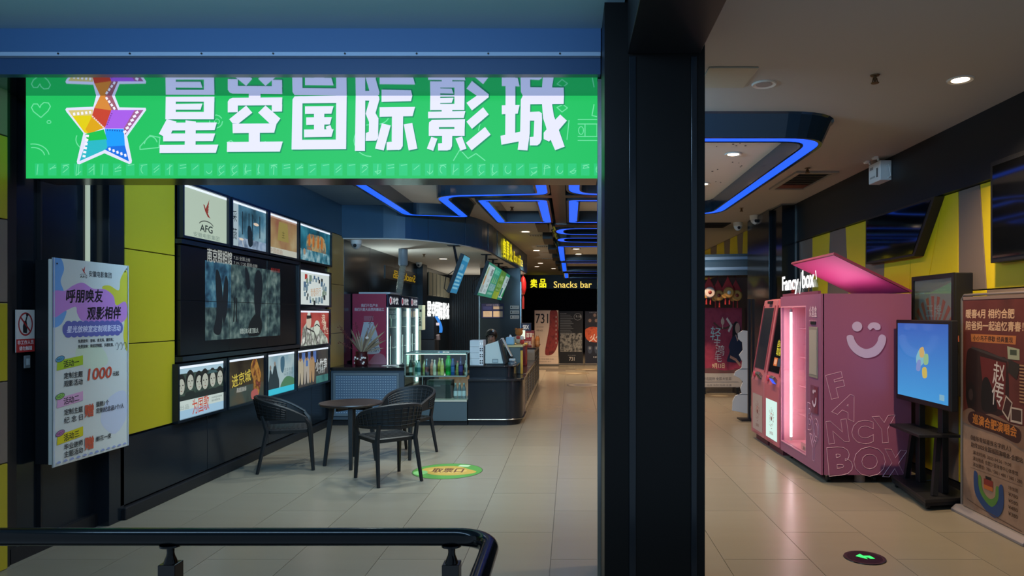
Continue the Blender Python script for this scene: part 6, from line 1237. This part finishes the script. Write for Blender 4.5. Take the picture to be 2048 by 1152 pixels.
# far hall: standing red poster, flower cut-out, lantern charms, bulkhead
def rp_(a, h):
    a.rect(0, 0, 100, h, NZ2(('#8a2c48', '#a03a54', '#74243e'), 4)); a.rect(0, h*.8, 100, h, '#b0aaa4'); a.blob([(0, h*.78), (30, h*.76), (60, h*.79), (99, h*.77), (99, h*.82), (0, h*.82)], '#6d4a4a')
    a.stroke([(36, 22), (50, 30), (64, 30), (80, 24)], 3, '#5a3a34'); a.stroke([(56, 14), (56, 30)], 2, '#c9a898'); a.ell(56, 20, 4, 5, '#c9b0a0'); a.stroke([(66, 16), (76, 26), (70, 34)], 4, '#d8cfc8')
    a.text('轻', 28, 28, 20, '#a9d4d8', w=24, rot=6); a.text('于', 36, 47, 9, '#d8d4d4', w=14); a.text('鸿', 40, 54, 15, '#d8d4d4', w=20, rot=8); a.text('毛', 38, 67, 12, '#d8d4d4', w=16, rot=4); a.text('9月13日', 32, h*.70, 7, '#e0c8a8', w=28, bold=.03)
    a.blob([(78, 40), (80, 26), (86, 20), (94, 24), (99, 36), (99, 44), (80, 46)], '#1c1618'); a.ell(90, 30, 5.5, 8, '#c0988a'); a.blob([(70, 56), (80, 42), (99, 42), (99, h*.66), (70, h*.68), (66, 76), (72, 64)], '#26304a'); a.stroke([(74, 72), (86, 76), (96, 84)], 4, '#b98a78'); a.stroke([(86, 40), (90, 48), (93, 40)], 2, '#c0988a')
    a.text('敬请期待 全国大银幕', 10, h*.87, 5, '#7d7672', w=66); a.rect(8, h*.93, 92, h*.935, '#8a8480'); a.text('出品 监制 导演 主演', 20, h*.96, 3, '#8a8480', w=56)
t = thing('standing_poster', 'tall red standing poster with woman in blue dress beyond the kiosks', 'poster', (3.16, 14.75, 0))
MB().box(2.7, 3.62, 14.75, 14.79, .13, 1.8, mat('#3a2c30', .5)).build('board', t); a = Art((2.7, 14.747, 1.8), (.92, 0, 0), (0, 0, -1.67), 100, 116.4, rough=.5, step=.0003); rp_(a, 116.4); a.build('print', t)
for x in (2.8, 3.5): MB().box(x-.03, x+.03, 14.6, 14.95, 0, .13, BLKM).build('foot', t)
t = thing('cutout_standee', 'white scalloped cut-out standee with dark posts next to the far kiosk', 'standee', (2.72, 11.0, 0))
sc_ = [(2.56, .3), (2.55, .1+.05), (2.79, .1), (2.79, 1.4), (2.72, 1.41), (2.64, 1.36), (2.65, 1.27), (2.71, 1.22), (2.72, 1.1), (2.66, 1.02), (2.71, .92), (2.70, .82), (2.6, .76), (2.58, .7), (2.66, .66), (2.72, .6), (2.68, .5), (2.70, .42), (2.6, .38)]
MB().prism(sc_, 'y', 11.0, 11.03, mat('#a3aab2', .6)).build('cutout', t)
for x in (2.80, 2.86): MB().box(x, x+.035, 10.98, 11.05, .02, 1.9, mat('#1a222c', .3)).build('post', t)
MB().box(2.66, 2.95, 10.85, 11.15, 0, .02, BLKM).build('base', t)
for z in (.4, .8): MB().box(2.58, 2.79, 10.995, 11.0, z, z+.006, BLKM).build('seam', t)
for i, (px_, w_, lb) in enumerate(((1418, .0, 'red hanging charm with gold medallion, leftmost beside the column'), (1436, .1, 'red hanging charm, second from the column'), (1456, .0, 'red hanging charm with pale bird motif, third from the column'), (1472, .1, 'red hanging charm nearest the black pilaster'))):
    Y = 13.9+w_; x = (px_-CX)/FPX*Y; z = HC+(HY-585-(i % 2)*6)/FPX*Y
    t = thing('hanging_charm', lb, 'ornament', (x, Y, z-.25), 'red hanging charms before the red poster')
    MB().prism([(x, z+.32), (x-.12, z+.08), (x-.06, z+.02), (x+.06, z+.02), (x+.12, z+.08)], 'y', Y, Y+.05, mat('#a3282a', .5)).build('red_fan', t, bev=.01)
    MB().lathe([(.001, -.03), (.09, -.022), (.11, 0), (.09, .022), (.001, .03)], (x+.01, Y-.03, z), mat('#b98a4a' if i != 0 else '#c9b8b0', .45), 16, axis='y').build('medallion', t, True)
    MB().lathe([(.001, -.05), (.035, -.04), (.045, -.03)], (x+.01, Y-.02, z), mat('#7d2c24' if i != 2 else '#d8d8d0', .5), 12, axis='y').build('motif', t, True); MB().lathe([(.05, -.02), (.06, 0), (.05, .02)], (x-.07, Y-.01, z-.06), mat('#a87c40', .5), 12, axis='y').build('side_medallion', t, True)
    for d in (-.05, .03): MB().tube([(x+d, Y, z-.08), (x+d, Y, z-.24)], [.012, .018], mat('#93242a', .7), 6).build('tassel', t)
    MB().tube([(x, Y+.02, z+.31), (x, Y+.02, z+.52)], .004, mat('#6d1c20', .6), 5).build('cord', t)
bk2 = struct(MB().prism([(1.9, 13.85), (3.65, 13.4), (3.65, 14.4), (1.9, 14.4)], 'z', 2.42, 2.83, mat('#12171d', .25)).build('trim_7'))
for z in (2.72, 2.52): MB().prism([(1.95, 13.83), (3.45, 13.44), (3.45, 13.41), (1.95, 13.80)], 'z', z, z+.055, mat('#4f6a90', .3)).build('blue_ledge', bk2)
t = thing('slot_diffuser', 'dark slot vent in the ceiling left of the dome cameras', 'vent', (2.8, 13.4, 3.38)); MB().box(2.35, 3.05, 13.25, 13.95, 3.385, 3.4, BLKR).build('grille', t)
for k in range(5): MB().box(2.4, 3.0, 13.32+k*.13, 13.34+k*.13, 3.375, 3.385, BLKM).build('blade', t)

# ---------------------------------------------------------------- pieces that belong to a part hang on that part
NEST = {'door_pane': 'door_frame', 'door_handle': 'door_frame', 'header_print': 'header', 'side_print': 'side_panel', 'screen_picture': ('screen', 'screen_body'), 'light_strip': 'frame', 'backrest_weave': 'backrest', 'top_rail': 'backrest',
        'seat_weave': 'seat', 'tray_flap': 'delivery_tray', 'display_glass': 'side_display', 'small_smile': 'recess_panel', 'recess_side': 'recess_panel', 'lid_lining': 'lid', 'lid_strut': 'lid', 'lamp_socket': 'lamp_tube',
        'letter_backing': 'letter_rail', 'stud_pattern': 'perforated_panel', 'perforation': 'inner_panel', 'certificates': 'board', 'reader': 'reader_frame', 'shelf_lip': 'shelf', 'rocker': 'plate', 'latch': 'body', 'badge': ('housing', 'blue_front')}
for root in [o for o in SC.objects if o.parent is None and o.get('category')]:
    kids = list(root.children)
    for k in kids:
        want = NEST.get(k.name.split('.')[0])
        if not want: continue
        for c in kids:
            if c is not k and c.name.split('.')[0] in ((want,) if isinstance(want, str) else want) and not c.children_recursive.__contains__(k):
                k.parent = c; break
